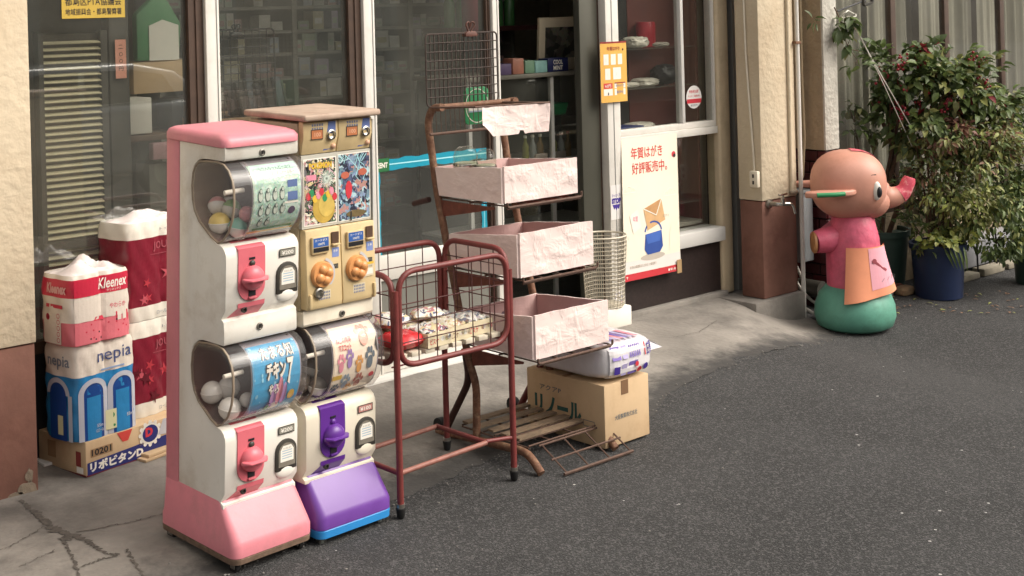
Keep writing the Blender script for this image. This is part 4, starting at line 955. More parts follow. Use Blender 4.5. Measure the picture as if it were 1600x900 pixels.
Art().rect(.014, .055, .114, .074, M_paper, 0).rect(.014, .050, .114, .056, mat('pale_blue_sign_print', '#9fb3c4', .5, .05), 1).ring(.064, .076, .062, .003, M_paper, 0, 30, ry=1.14).build('print', front(0, -.0008, 0), gs)

# ------------------------------------------------------------------ cardboard box, bag of tissues, waste basket
cb = thing('cardboard_box', 'plain cardboard box with green print under the plastic wrapped pack', 'box', (3.757, -1.297, gh(3.76, -1.2)+.006), 1.5)
MB().box(.004, .262, 0, .43, 0, .243).build('carton', M_card, cb, bevel=.004)
MB().box(.002, .2635, .205, .225, .2435, .246).build('seam_tape', M_cardd, cb)
MB().prism([(.100, .190), (.140, .190), (.140, .2445), (.100, .2445)], -.0016, -.0003, 'y').build('tape_end', mat('brown_tape', '#7a5c42', .5, .1), cb)
M_teal = mat('dark_teal_ink', '#24504a', .7, .15, 60); M_tealp = mat('slate_ink', '#56646a', .7, .1)
Art().text('大阪製薬株式会社', 0, 0, .130, .020, M_tealp, 0, .01).build('lettering', front(.060, -.0009, .098), cb)
a = Art().text('リノール', 0, 0, .26, .080, M_teal, 0, .05); a.text('アクアP', .03, .10, .12, .022, M_tealp, 0, .01)
a.rect(.27, .0, .33, .0025, M_tealp, 0).rect(.27, .022, .33, .0245, M_tealp, 0).rect(.27, 0, .2725, .0245, M_tealp, 0).rect(.3275, 0, .33, .0245, M_tealp, 0)
a.build('lettering', left(.0032, .385, .07), cb)
bg_ = thing('plastic_wrapped_pack', 'white and purple plastic wrapped tissue pack lying on the plain cardboard box', 'tissue pack', (3.757, -1.31, gh(3.76, -1.2)+.2535), 1.5)
M_film = mat('clear_white_film', '#d8d4d6', .22, .06, 12, bump=.35, bscale=22, coat=.3)
def blob(x0, x1, y0, y1, z0, z1, am, seed, n=16, ex=5.0):
    rnd = random.Random(seed); q = [rnd.uniform(0, 6) for _ in range(8)]; m = MB(); rings = []
    cx_, cy_, cz_ = (x0+x1)/2, (y0+y1)/2, (z0+z1)/2
    mm, nn = 18, 44
    for i in range(mm+1):
        ph_ = -math.pi/2+math.pi*i/mm; ring = []
        for k in range(nn):
            t = 2*math.pi*k/nn; c, s_ = math.cos(ph_), math.sin(ph_)
            def se(v, e=2/ex): return math.copysign(abs(v)**e, v)
            X, Y, Z = se(c)*se(math.cos(t)), se(c)*se(math.sin(t)), se(s_)
            k_ = 1+am*(math.sin(X*5+Y*7+q[0])*math.sin(Z*6+q[1])+.6*math.sin(X*13+Z*11+q[2])*math.sin(Y*12+q[3])+.4*math.sin(Y*25+Z*21+q[4]))
            ring.append((cx_+X*k_*(x1-x0)/2, cy_+Y*k_*(y1-y0)/2, cz_+Z*k_*(z1-z0)/2*(1 if Z > -.5 else .98)))
        rings.append(ring)
    return m.loft(rings)
MB_ = blob(0, .305, 0, .45, .002, .150, .008, 4); MB_.build('wrapped_pack', M_film, bg_, smooth=60)
M_vio = mat('violet_ink', '#7a66b0', .5, .1, 30); M_dvio = mat('deep_violet_ink', '#43308c', .5, .05)
a = Art().rect(.035, .014, .275, .138, M_film, -8, 14, 8).rect(.045, .085, .085, .135, M_vio, 0).rect(.095, .085, .125, .135, mat('pale_violet_ink', '#a9a0c6', .5, .1, 30), 0)
for k in range(6): a.rect(.135+k*.011, .085, .141+k*.011, .132, M_vio, 0)
a.text('白鳥', .235, .078, .036, .054, M_dvio, 1, .04).rect(.222, .080, .228, .13, M_red, 0)
a.rect(.05, .030, .078, .060, M_dvio, 0).rect(.088, .020, .118, .066, MATS['pale_violet_ink'], 0).rect(.128, .018, .180, .070, M_vio, 0).disc(.188, .030, .012, M_red, 1).disc(.172, .055, .010, M_red, 1).disc(.225, .035, .014, M_dvio, 1)
a.build('film_print', lambda u, v, h: (u, .225-.225*max(.05, 1-abs((u-.1525)/.1525)**5-abs((v-.076)/.074)**5)**.2-.0105-h, v), bg_)
a = Art()
for k in range(7): a.rect(.04+k*.028, .03, .058+k*.028, .15, [M_ros, M_vio, MATS['pale_violet_ink']][k % 3], 0)
a.build('film_top_print', lambda u, v, h: (u, v, .1545+h+.003*math.sin(u*20+v*9)), bg_)
MB().add([(.262, .03, .128), (.272, .01, .085), (.335, .0, .088), (.302, .01, .110)], [(0, 1, 2, 3)]).add([(.262, .031, .127), (.272, .011, .084), (.335, .001, .087), (.302, .011, .109)], [(0, 1, 2, 3)]).build('film_corner', M_film, bg_)
wbk = thing('wire_waste_basket', 'round cream wire basket standing by the steel door edge', 'basket', (4.955, -.135, .03))
MB().box(-.10, .10, -.09, .09, 0, .10).build('stand_box', M_paper, wbk, bevel=.008)
M_cw = mat('cream_wire', '#c4bba8', .5, .08)
ww = MB()
for k in range(30):
    t = 2*math.pi*k/30; ww.tube([(.096*math.cos(t), .096*math.sin(t), .105), (.116*math.cos(t), .116*math.sin(t), .455)], .0020, 4)
for k in range(18):
    z = .105+k*.0206; r = .096+.020*(z-.105)/.35; ww.tube([(r*math.cos(2*math.pi*j/24), r*math.sin(2*math.pi*j/24), z) for j in range(24)], .0021 if k < 17 else .005, 4, True)
ww.build('wire_wall', M_cw, wbk, smooth=60)
MB().lathe([(.004, .104), (.094, .106), (.094, .109), (.004, .110)], 20).build('basket_floor', M_cw, wbk)

# ------------------------------------------------------------------ posters and stickers on the shop front
M_pcream = mat('cream_poster_paper', '#eae0cc', .55, .04, 3)
M_pred = mat('poster_red', '#c8443c', .55, .03)
po = thing('new_year_card_poster', 'large cream poster with red Japanese lettering on the lower right window', 'poster', (5.212, -.024, .205))
PW, PH = .437, .735
def pmap(u, v, h):
    w = 1-(.02 if v < .05 else 0); curl = max(0, (u-.36))*max(0, .10-v)*1.2
    k = 1-v/PH
    return (u-.038*k, -h-.006*math.sin(u*7)*math.sin(v*4+.5)-curl*.6-.006-.036*k, v)
a = Art().rect(0, 0, PW, PH, M_pcream, 0, 12, 18)
a.rect(0, 0, PW*.985, .035, mat('poster_red_band', '#c0323a', .55, .03), 1, 12, 1); a.rect(0, .036, PW, .10, mat('pale_poster_ground', '#dcd6d0', .55, .03), 1, 12, 2)
a.text('年賀はがき', .070, .625, .245, .062, M_pred, 2, .03); a.text('好評販売中。', .074, .545, .275, .062, M_pred, 2, .03)
M_pw = mat('poster_white', '#efe8da', .55, .02)
for (u, v, s) in ((.045, .455, 1), (.365, .41, 1.1)):
    for dx, r in ((-.030*s, .018*s), (0, .028*s), (.030*s, .020*s)): a.ring(u+dx, v+r*.3, r, .004, M_pw, 2, 16, 0, 180)
    a.rect(u-.048*s, v-.002, u+.050*s, v+.002, M_pw, 2)
for (u, v, w, h) in ((.02, .10, .05, .11), (.035, .21, .02, .02), (.35, .12, .06, .10), (.365, .22, .03, .03)): a.rect(u, v, u+w, v+h, mat('faint_poster_white', '#ebe1cd', .55, .02), 2, 1, 2)
a.disc(.405, .625, .016, M_red, 2).disc(.410, .618, .010, M_ink, 3)
# plain envelope and post bag where the poster has its picture
M_ptan = mat('poster_tan', '#b98c5c', .6, .12, 30); M_ptan2 = mat('poster_light_tan', '#cba374', .6, .1, 30); M_pblue = mat('poster_blue', '#2a4a94', .55, .06)
a.disc(.215, .105, .095, mat('poster_ground_shade', '#b5aca0', .6, .03), 2, .018)
a.poly([(.150, .360), (.290, .400), (.318, .285), (.178, .245)], M_ptan2, 3).poly([(.150, .360), (.290, .400), (.246, .318)], M_ptan, 4).line((.150, .360), (.246, .318), .005, M_pw, 5).line((.290, .400), (.246, .318), .005, M_pw, 5)
a.poly([(.160, .225), (.285, .235), (.295, .150), (.270, .122), (.175, .118), (.152, .145)], M_pblue, 3).poly([(.160, .225), (.285, .235), (.270, .180), (.175, .174)], mat('poster_light_blue', '#3d62b0', .55, .06), 4).ring(.222, .228, .070, .010, M_pblue, 2, 20, 10, 170, .9)
a.poly([(.045, .335), (.105, .365), (.130, .270), (.070, .240)], M_paper, 4).text('年賀', .068, .300, .036, .030, M_ros, 5, .02)
a.text('ぽすと', .300, .300, .050, .014, mat('faint_brown_ink', '#9c8a76', .6, 0), 3).text('お求めは郵便局またはお近くの販売所で', .04, .060, .20, .016, MATS['faint_brown_ink'], 3)
a.rect(.335, .010, .347, .022, M_paper, 3).text('郵便局', .352, .010, .04, .013, M_paper, 3, .02); a.text('〒', .012, .010, .012, .014, M_paper, 3, .03)
a.build('sheet', pmap, po)
MB().box(.362, .398, -.052, -.049, -.012, .060).build('tape', mat('tan_tape', '#a88c66', .4, .06), po)
cl_ = thing('price_notice', 'orange yellow notice card taped to the white post', 'notice', (5.062, -.040, 1.142))
M_cal = mat('amber_card', '#d9a850', .55, .06, 10)
a = Art().rect(0, 0, .196, .315, M_cal, 0, 6, 8).rect(0, .306, .196, .315, mat('maroon_print', '#8a2a2c', .5, .05), 1, 6, 1)
a.text('年賀はがき', .045, .268, .095, .022, mat('maroon_print', '#8a2a2c'), 2, .02); a.disc(.165, .272, .006, M_ink, 2)
for (u, v, w, h) in ((.022, .195, .034, .055), (.072, .195, .036, .055), (.124, .195, .034, .055), (.030, .118, .036, .058), (.086, .118, .060, .062)):
    a.rect(u, v, u+w, v+h, M_paper, 1).rect(u+w*.4, v+h*.3, u+w*.5, v+h*.6, MATS['pale_grey_print'], 2)
a.rect(.018, .072, .080, .100, M_pred, 1).rect(.018, .036, .080, .070, M_paper, 1).rect(.094, .072, .180, .102, M_paper, 1).rect(.094, .036, .180, .068, M_paper, 1).rect(.094, .096, .180, .102, MATS['maroon_print'], 2)
a.text('62円', .028, .078, .04, .016, M_paper, 2, .02).text('喪中はがき', .104, .078, .066, .013, MATS['slate_blue_print'], 2).text('販売中', .110, .044, .05, .015, MATS['slate_blue_print'], 2); a.rect(.046, .038, .052, .052, M_ink, 2)
a.build('card', lambda u, v, h: (u, -h-.006*math.sin(u*16), v), cl_)
def sticker(name, label, art, mp, cat='sticker'): return tag(art.build(name, mp, None), label, cat)
a = Art().rect(0, 0, .082, .180, mat('white_sticker', '#dcd8d4', .4, .03), 0).text('ひったくり', .010, .118, .062, .016, M_dvio, 1, .02).text('STOP', .008, .082, .068, .030, M_dvio, 1, .08)
a.poly([(.012, .078), (.070, .078), (.058, .052), (.049, .062), (.041, .044), (.033, .062), (.024, .052)], M_dvio, 1)
sticker('stop_sticker', 'white sticker with violet STOP lettering on the white post', a, front(5.120, -.0322, .530))
a = Art().rect(0, 0, .052, .132, MATS['white_sticker'], 0)
for k, mt in enumerate((M_navy, M_red)):
    a.ring(.026, .034+k*.064, .026, .0035, M_navy, 1, 22, ry=1.1).text('大', .012, .020+k*.064, .028, .030, M_ink, 1, .02)
    for s in (0, 1): a.poly([(.002+s*.048, .004+k*.064), (.012+s*.028, .004+k*.064), (.002+s*.048, .018+k*.064)], mt, 1)
sticker('round_mark_sticker', 'sticker with two ringed black characters low on the white post', a, front(5.135, -.0322, .022))
a = Art().disc(0, 0, .064, MATS['white_sticker'], 0, n=30).rect(-.060, -.034, .060, -.010, M_red, 1).text('特約店', -.040, .022, .080, .018, M_red, 1, .02).text('たばこ塩販売', -.050, .000, .100, .012, M_red, 1).text('販売所', -.030, -.052, .06, .012, M_tealp, 1)
sticker('round_shop_sticker', 'round white and red sticker on the upper right window glass', a, front(5.838, .0035, 1.124))
# teal tape frame with brand label on the glass of the open door
M_tape = mat('teal_tape', '#1f8fa8', .35, .10, 10); M_tapew = mat('pale_tape_line', '#a8dfe6', .4, .03)
a = Art(); rnd = random.Random(9)
def strip(p, q, w):
    n = 16; vs = []; d = Vector((q[0]-p[0], q[1]-p[1])); L_ = d.length; d.normalize(); nrm = Vector((-d.y, d.x))
    for i in range(n+1):
        c = Vector(p)+d*(L_*i/n)
        vs += [tuple(c+nrm*w*(.5+rnd.uniform(-.10, .06))), tuple(c-nrm*w*(.5+rnd.uniform(-.10, .06)))]
    a.add(vs, [(2*i, 2*i+1, 2*i+3, 2*i+2) for i in range(n)], M_tape, 0); a.line(p, q, w*.10, M_tapew, 1)
strip((0.06, .405), (.665, .405), .055); strip((.012, .0), (.012, .38), .034); strip((.642, 0), (.642, .375), .034)
a.rect(0, .375, .082, .435, mat('deep_green_label', '#2c6a3e', .4, .05), 2).text('KENT', .010, .392, .062, .024, M_paper, 3, .04)
sticker('tape_frame', 'teal tape frame with a green KENT label on the glass door', a, front(3.655, .0145, .545), 'tape frame')
a = Art().rect(0, 0, .258, .13, mat('gold_sign', '#b79a3c', .5, .08, 8), 0).text('都島区PTA協議会', .014, .048, .230, .034, M_ink, 1, .03).text('地域振興会・都島警察署', .014, .012, .230, .026, M_ink, 1, .03).text('こども110番の家', .014, .092, .230, .030, M_ink, 1, .03)
sticker('gold_notice', 'gold notice with black Japanese lettering at the top of the left window', a, front(2.214, .0185, 1.65), 'notice')

# ------------------------------------------------------------------ paper goods stacked at the left window
lb = thing('drink_carton', 'printed cardboard drink carton on the concrete beneath the paper packs', 'box', (2.131, -.277, -.006), 11)
MB().box(0, .52, 0, .29, 0, .125).build('carton', M_card, lb, bevel=.004)
MB().box(.0, .52, .142, .150, .1252, .1265).build('seam', M_cardd, lb)
a = Art().poly([(.005, .004), (.52, .004), (.52, .062), (.30, .060), (.005, .048)], M_navy, 1)
a.text('リポビタンD', .016, .012, .235, .036, M_paper, 2, .05)
a.rect(.02, .064, .115, .094, M_cardd, 1).text('10201', .024, .068, .085, .024, M_ink, 2, .03)
a.rect(0, 0, .52, .005, mat('maroon_edge', '#6a2228', .6, .1), 1)
a.disc(.285, .085, .045, M_paper, 2, .040).disc(.285, .085, .036, M_navy, 3, .032).rect(.235, .05, .30, .124, mat('pale_tan_paper', '#bfa27c', .6, .05), 1).text('D', .262, .075, .034, .034, M_red, 4, .06)
a.poly([(.135, .124), (.205, .124), (.185, .086), (.16, .086)], M_pred, 1)
a.poly([(.32, .070), (.39, .062), (.415, .124), (.345, .124)], mat('pale_grey_label', '#b9b6ba', .6, .05), 3).poly([(.39, .055), (.44, .055), (.45, .124), (.415, .124)], mat('dark_red_label', '#8a3a36', .6, .05), 3)
for k in range(12): a.disc(.285+.047*math.cos(k*.52), .085+.042*math.sin(k*.52), .008, M_paper, 2, n=8)
a.build('front_print', front(0, -.0007, 0), lb)
a = Art().rect(.235, .008, .275, .030, M_paper, 1).rect(.232, .032, .262, .085, mat('dark_red_label', '#8a3a36'), 1).rect(0, 0, .29, .006, MATS['maroon_edge'], 1).rect(.06, .04, .11, .10, M_cardd, 1)
a.build('side_print', left(-.0007, .29, 0), lb)
fc = thing('flattened_cardboard', 'folded flat cardboard lying beside the printed drink carton', 'cardboard', (2.36, -.285, -.007), 14)
MB().box(0, .30, 0, .05, 0, .010).build('sheet', M_card, fc, bevel=.002); MB().box(.02, .28, .006, .055, .0105, .022).build('sheet', M_card, fc, bevel=.002)
def pack(loc, rz, W_, Dp, H_, label, base, seed, rolls=2):
    """soft paper-roll pack: two bulging columns wide, plastic film"""
    t = thing('paper_roll_pack', label, 'paper pack', loc, rz, 0, 'paper packs by the left window')
    def outline():
        pts = []
        def side(p, q, n, am, lobes):
            p, q = Vector(p), Vector(q); d = (q-p); nr = Vector((d.y, -d.x)).normalized()
            for i in range(n):
                u = i/n; pts.append(tuple(p+d*u+nr*am*abs(math.sin(math.pi*u*lobes))**.5))
        side((0, 0), (W_, 0), 24, .012, 2); side((W_, 0), (W_, Dp), 10, .010, 1); side((W_, Dp), (0, Dp), 24, .010, 2); side((0, Dp), (0, 0), 12, .010, 1)
        return pts
    o = outline(); cx_, cy_ = W_/2, Dp/2
    def ring(z, s, tw=0):
        return [(cx_+(x-cx_)*s+.0025*math.sin(z*70+i*.9+seed), cy_+(y-cy_)*s+.0025*math.cos(z*55+i*1.3+seed), z) for i, (x, y) in enumerate(o)]
    return t, o, ring
def wrap_front(W_, am=.012, off=.002):
    def f(u, v, h):
        uu = min(max(u/W_, 0), 1); return (u, -am*abs(math.sin(math.pi*uu*2))**.5-off-h, v)
    return f
def wrap_left(Dp, am=.010, off=.002):
    def f(u, v, h):
        uu = min(max(u/Dp, 0), 1); return (-am*abs(math.sin(math.pi*uu))**.5-off-h, Dp-u, v)
    return f
def mk_pack(loc, rz, W_, Dp, H_, label, bands, seed, tuft, m_top):
    t, o, ring = pack(loc, rz, W_, Dp, H_, label, None, seed)
    # film body built in bands, each band its own printed colour
    zs_ = sorted({0, H_}|{b[0] for b in bands}|{b[1] for b in bands})
    for (z0, z1, m, nm) in bands:
        n = max(2, int((z1-z0)/.02)); rings = []
        for i in range(n+1):
            z = z0+(z1-z0)*i/n
            s = 1-.05*max(0, (z-(H_-.03))/.03)**2-.04*max(0, (.02-z)/.02)**2
            rings.append(ring(z, s))
        MB().loft(rings, z0 == 0, False).build(nm, m, t, smooth=60)
    rnd = random.Random(seed); q = [rnd.uniform(0, 6) for _ in range(6)]
    def topf(u, v):
        x = W_*(.03+.94*u); y = Dp*(.03+.94*v); e = math.sin(math.pi*u)*math.sin(math.pi*v)
        return (x, y, H_-.004+tuft*(max(0, e)**.8)*(.6+.5*math.sin(u*9+q[0])*math.sin(v*7+q[1]))+.012*e*math.sin(u*21+v*13+q[2]))
    MB().grid(topf, 18, 14).build('film_top', m_top, t, smooth=50)
    return t
M_kl = mat('cream_film', '#ddd3c6', .3, .06, 8, bump=.25, bscale=25, coat=.2); M_klr = mat('cherry_film', '#c62c46', .3, .08, 8, bump=.25, bscale=25, coat=.2)
M_klp = mat('rose_film', '#d9747e', .3, .08, 8, bump=.25, bscale=25, coat=.2); M_nb = mat('azure_film', '#2b7fb6', .3, .14, 6, bump=.25, bscale=25, coat=.2)
M_nd = mat('deep_blue_film', '#1a4488', .3, .1, 6, coat=.2); M_ns = mat('silver_film', '#b9bcc6', .3, .06, 8, coat=.2); M_jr = mat('wine_film', '#76182a', .32, .12, 6, bump=.3, bscale=20, coat=.2)
ZL = -.006+.126
# blue pack (lower)
PWd, PDp = .250, .185
t1 = mk_pack((2.108, -.262, ZL), 11, PWd, PDp, .345, 'white and blue paper roll pack directly on the printed carton', [(0, .232, M_nb, 'blue_band'), (.232, .345, M_kl, 'white_band')], 1, .0, M_kl)
M_nav2 = mat('slate_navy_ink', '#43507e', .4, .05)
a = Art().text('nepia', .085, .258, .150, .058, M_nav2, 1, .0).rect(.10, .240, .20, .246, mat('pale_blue_ink', '#8aa0c4', .4, .05), 1)
for cx_ in (.065, .190):
    a.rect(cx_-.045, .0, cx_+.045, .165, M_nd, 1, 6, 4).disc(cx_, .165, .045, M_nd, 1, .040).rect(cx_-.030, .0, cx_+.030, .155, M_nb, 2, 6, 4)
    a.ring(cx_, .165, .062, .020, M_ns, 3, 22, 0, 180, .9)
    for s in (-1, 1): a.rect(cx_+s*.052-.010, .0, cx_+s*.052+.010, .166, M_ns, 3, 1, 4)
a.rect(.115, .018, .160, .090, mat('pale_yellow_label', '#d5d2a8', .4, .05), 5).disc(.138, .068, .014, M_green, 6, .012).disc(.150, .030, .005, M_green, 6)
a.text('12ロール', .070, .022, .034, .012, M_ns, 5, .02).text('55m', .074, .040, .028, .012, M_ns, 5, .02).text('55m', .205, .050, .028, .012, M_ns, 5, .02)
a.build('front_print', wrap_front(PWd), t1)
a = Art().text('nepia', .030, .255, .130, .052, mat('grey_ink', '#7c8490', .4, .05), 1, .015).disc(.09, .165, .05, M_nd, 1, .045).rect(.04, 0, .14, .165, M_nd, 1, 6, 4).ring(.09, .165, .068, .020, M_ns, 2, 20, 0, 180, .9).rect(.150, 0, .170, .166, M_ns, 2, 1, 4).rect(.09, .02, .12, .09, MATS['pale_yellow_label'], 3)
a.build('side_print', wrap_left(PDp), t1)
# pink pack (upper)
t2 = mk_pack((2.098, -.268, ZL+.346), 10, .240, .185, .255, 'cream and cherry red paper roll pack on top of the blue one', [(0, .085, M_klp, 'pink_band'), (.085, .175, M_kl, 'cream_band'), (.175, .240, M_klr, 'red_band'), (.240, .255, M_kl, 'white_edge')], 2, .055, mat('milky_film', '#d3c8c4', .25, .08, 8, bump=.3, bscale=20, coat=.3))
a = Art().rect(.005, .176, .235, .238, M_klr, 0, 14, 2).rect(.005, .004, .235, .084, M_klp, 0, 14, 2).rect(.005, .086, .235, .174, M_kl, 0, 14, 2).text('Kleenex', .105, .192, .120, .040, M_paper, 1, .02, slant=.15).text('クリネックス', .140, .180, .060, .009, M_paper, 1, .01)
a.rect(.175, .060, .230, .100, M_klr, 1).rect(.182, .068, .198, .088, M_kl, 2).rect(.205, .068, .222, .092, M_kl, 2).poly([(.080, .082), (.128, .082), (.122, .096), (.088, .096)], M_klr, 1).text('やわらか', .150, .115, .070, .020, M_klp, 1, .02)
for k in range(14): a.disc(random.uniform(.03, .23), random.uniform(.01, .075), .0035, [M_klr, M_ink, M_klr][k % 3], 1, n=8)
a.build('front_print', wrap_front(.240), t2)
a = Art().text('Kleenex', .045, .188, .115, .038, mat('pale_rose_ink', '#dba7a4', .4, .05), 1, .04, slant=.15).rect(.04, .135, .14, .148, M_klr, 1).rect(.02, .005, .13, .120, M_kl, 1, 5, 3)
for k in range(5): a.ring(.115, .020+k*.022, .009, .002, M_klr, 2, 12); a.disc(.05, .100, .012, M_klr, 2)
a.build('side_print', wrap_left(.185), t2)
# wine red packs behind
M_jw = mat('ivory_film', '#d9d3c6', .3, .05, 8, bump=.25, bscale=20, coat=.2)
for k, (z, hh_, lab) in enumerate(((ZL, .365, 'wine red paper roll pack, lower of the two beside the pink machine'), (ZL+.367, .375, 'wine red paper roll pack, upper of the two beside the pink machine'))):
    tt = mk_pack((2.375, -.150, z), 11, .30, .18, hh_, lab, [(0, .055, M_jw, 'lower_white_band'), (.055, hh_-.062, M_jr, 'red_band'), (hh_-.062, hh_, M_jw, 'upper_white_band')], 5+k, .040 if k else .0, mat('milky_film', '#d3c8c4'))
    a = Art().text('JOURNEY', .110, hh_-.118, .160, .038, mat('dusty_rose_ink', '#9c5058', .4, .05), 1, .01).rect(.095, hh_-.128, .29, hh_-.126, MATS['dusty_rose_ink'], 1); rnd = random.Random(k+3)
    for j in range(9):
        u, v, s = rnd.uniform(.02, .27), rnd.uniform(.07, hh_-.17), rnd.uniform(.015, .035)
        pts = [(u+s*(1 if i % 2 else .35)*math.cos(i*.63+j), v+s*(1 if i % 2 else .35)*math.sin(i*.63+j)) for i in range(10)]
        a.poly(pts, [mat('petal_red_film', '#a8323c', .4, .2, 20), mat('petal_pink_film', '#b8505a', .4, .2, 20), mat('petal_dark_film', '#5c1220', .4, .2, 20)][j % 3], 1+j % 3)
    a.text('ロール', .12, .015, .05, .014, MATS['grey_ink'], 1).text('トイレット', .15, hh_-.040, .08, .010, MATS['grey_ink'], 1)
    a.build('front_print', wrap_front(.30), tt)

# ------------------------------------------------------------------ elephant statue (plain toy elephant)
el_ = thing('elephant_statue', 'painted toy elephant figure in a pink top on a round green base', 'statue', (6.47, -.58, gh(6.5, -.6)), -41.8)
M_es = mat('faded_orange_brown_skin', '#c48d7a', .48, .14, 5, dirt='#a06e58', dscale=5, damt=.55, bump=.04, bscale=60)
M_ep = mat('worn_pink_paint', '#cf5f78', .5, .22, 10, dirt='#b04458', dscale=8, damt=.7, bump=.5, bscale=22)
M_eg = mat('sea_green_paint', '#5f9c88', .5, .15, 6, dirt='#47705f', dscale=4, damt=.6)
# local axes: +x is where the figure looks, -y is towards its right side (street)
MB().lathe([(.165, .0), (.205, .02), (.222, .07), (.218, .13), (.195, .19), (.155, .235), (.10, .252)], 36).build('base', M_eg, el_, smooth=60)
Art().poly([(0, 0), (.055, .012), (.050, .052), (-.004, .040)], mat('faded_green_sticker', '#8fc0a0', .5, .2, 20), 0).build('sticker', lambda u, v, h: (.095+u*.75, -.170+u*.55+v*.35-h, .155+v*.8+.002), el_)
def skin(o, verts, edges, radii, root=0, sub=2, rem=False):
    me = bpy.data.meshes.new('sk'); me.from_pydata(verts, edges, []); ob = bpy.data.objects.new('sk', me); COL.objects.link(ob)
    md = ob.modifiers.new('s', 'SKIN'); md.use_smooth_shade = True; sd = ob.modifiers.new('u', 'SUBSURF'); sd.levels = sub; sd.render_levels = sub
    for i, r in enumerate(radii): me.skin_vertices[0].data[i].radius = (r, r) if not isinstance(r, tuple) else r
    me.skin_vertices[0].data[root].use_root = True
    dg = bpy.context.evaluated_depsgraph_get(); r_ = bpy.data.meshes.new_from_object(ob.evaluated_get(dg)); bpy.data.objects.remove(ob)
    return r_
# torso
def oval(z, rx, ry, cx_=0, n=32, q=0):
    return [(cx_+rx*math.cos(2*math.pi*k/n)+q*.004*math.sin(k*2.1+z*40), ry*math.sin(2*math.pi*k/n)+q*.004*math.cos(k*1.7+z*50), z) for k in range(n)]
MB().loft([oval(.235, .148, .150), oval(.30, .150, .152), oval(.42, .148, .150, 0, 32, .6), oval(.50, .140, .142, 0, 32, 1), oval(.56, .128, .13, 0, 32, 1), oval(.615, .112, .115, 0, 32, 1), oval(.64, .09, .09)]).build('body', M_ep, el_, smooth=60)
for s in (1,):
    MB().tube(fillet([(-.02, s*.11, .56), (-.06, s*.20, .50), (-.10, s*.235, .46)], .05, 5), [.065]*2+[.066, .066, .064, .062, .060][:4]+[.056]*2 if False else .058, 16).build('arm', M_ep, el_, smooth=60)
    MB().ball((-.125, s*.245, .445), .050, 16, 10).build('hand', M_es, el_, smooth=60)
MB().tube([(-.10, -.02, .50), (-.185, -.05, .49), (-.225, -.06, .485)], [.075, .068, .060], 18).build('sleeve', M_ep, el_, smooth=60)
MB().lathe([(.058, 0), (.060, -.012), (.050, -.02), (.004, -.022)], 18, c=(-.222, -.06, .485), axis='x').build('cuff', mat('tan_cuff_paint', '#a8784e', .5, .15), el_, smooth=50)
# head
hd_ = blob(-.225, .185, -.20, .20, .60, .985, .0, 1, ex=2.35)
head = hd_.build('head', M_es, el_, smooth=70)
MB().ball((.085, 0, .70), .13, 24, 14, (.95, 1.0, .78)).build('cheeks', M_es, head, smooth=70)
tr = fillet([(.10, 0, .765), (.20, 0, .705), (.285, 0, .735), (.318, 0, .805)], .08, 8)
nt = len(tr); cut = int(nt*.62)
rad = [.082-.046*(i/(nt-1))**.7 for i in range(nt)]
MB().tube(tr[:cut+1], rad[:cut+1], 18).build('trunk', M_es, head, smooth=70)
tp = MB().tube(tr[cut:]+[(.324, 0, .822)], [r*1.04 for r in rad[cut:]]+[.030], 18).build('trunk_tip', mat('worn_pink_tip', '#cf4f62', .45, .2, 30, dirt='#e0c0b4', dscale=30, damt=.7), head, smooth=60)
MB().ball((.155, 0, .662), .040, 16, 10, (1.1, 1.2, .6)).build('lower_lip', M_es, head, smooth=60)
for s in (-1, 1):
    # flat fan ear held out to the back
    pts = [(-.02, .60), (-.06, .72), (-.15, .80), (-.25, .78), (-.31, .70), (-.30, .58), (-.22, .50), (-.10, .50)]
    e = MB().loft([[(x*1.0, s*(.165+.10*(y-.5)/.3+.0*t), .775+t*.016-(x+.02)*-.02) for x, y in pts] for t in (-1, 1)])
    e.v = [(x, (abs(y))*s, z) for x, y, z in e.v]
    eo = e.build('ear', M_es, head, bevel=.010, seg=3)
    MB().tube([(x, s*(.165+.10*(y-.5)/.3), .776+(x+.02)*.02) for x, y in ((-.10, .757), (-.15, .803), (-.20, .792), (-.25, .781))], .0125, 8).build('stripe', M_green, eo, smooth=60)
    MB().ball((.092, s*.172, .775), .040, 18, 10, (.66, .5, 1.30)).build('eye_white', mat('eye_white_paint', '#dcd6cc', .4, .03), head, smooth=60)
    MB().ball((.102, s*.184, .770), .025, 14, 8, (.70, .5, 1.25)).build('pupil', M_black, head, smooth=60)
    MB().tube([(.050, s*.182, .848), (.068, s*.175, .862), (.092, s*.165, .862)], .004, 6).build('eyebrow', M_dgrey, head, smooth=60)
cap = MB().loft([[(x, y, z) for x, y, z in r] for r in [[(.03+.14*t+.0, w*.060*(1-.25*t), .9835-.165*t**2.2+.004*(1-abs(w)))for w in (-1, -.5, 0, .5, 1)] for t in [i/8 for i in range(9)]]], False, False) if False else None
st = MB().grid(lambda u, v: (-.01+.165*u, (v-.5)*.12*(1-.3*u), 0), 12, 6)
def on_head(x, y, off=.004):
    # superellipsoid surface height at (x, y)
    X, Y = (x+.02)/.205, y/.20; k = 1-abs(X)**2.35-abs(Y)**2.35; k = max(k, 0)
    return .7925+.1925*k**(1/2.35)+off
st.v = [(x, y, on_head(x, y)) for x, y, z in st.v]
st.build('forelock', mat('worn_pink_tip', '#cf4f62'), head, smooth=60)
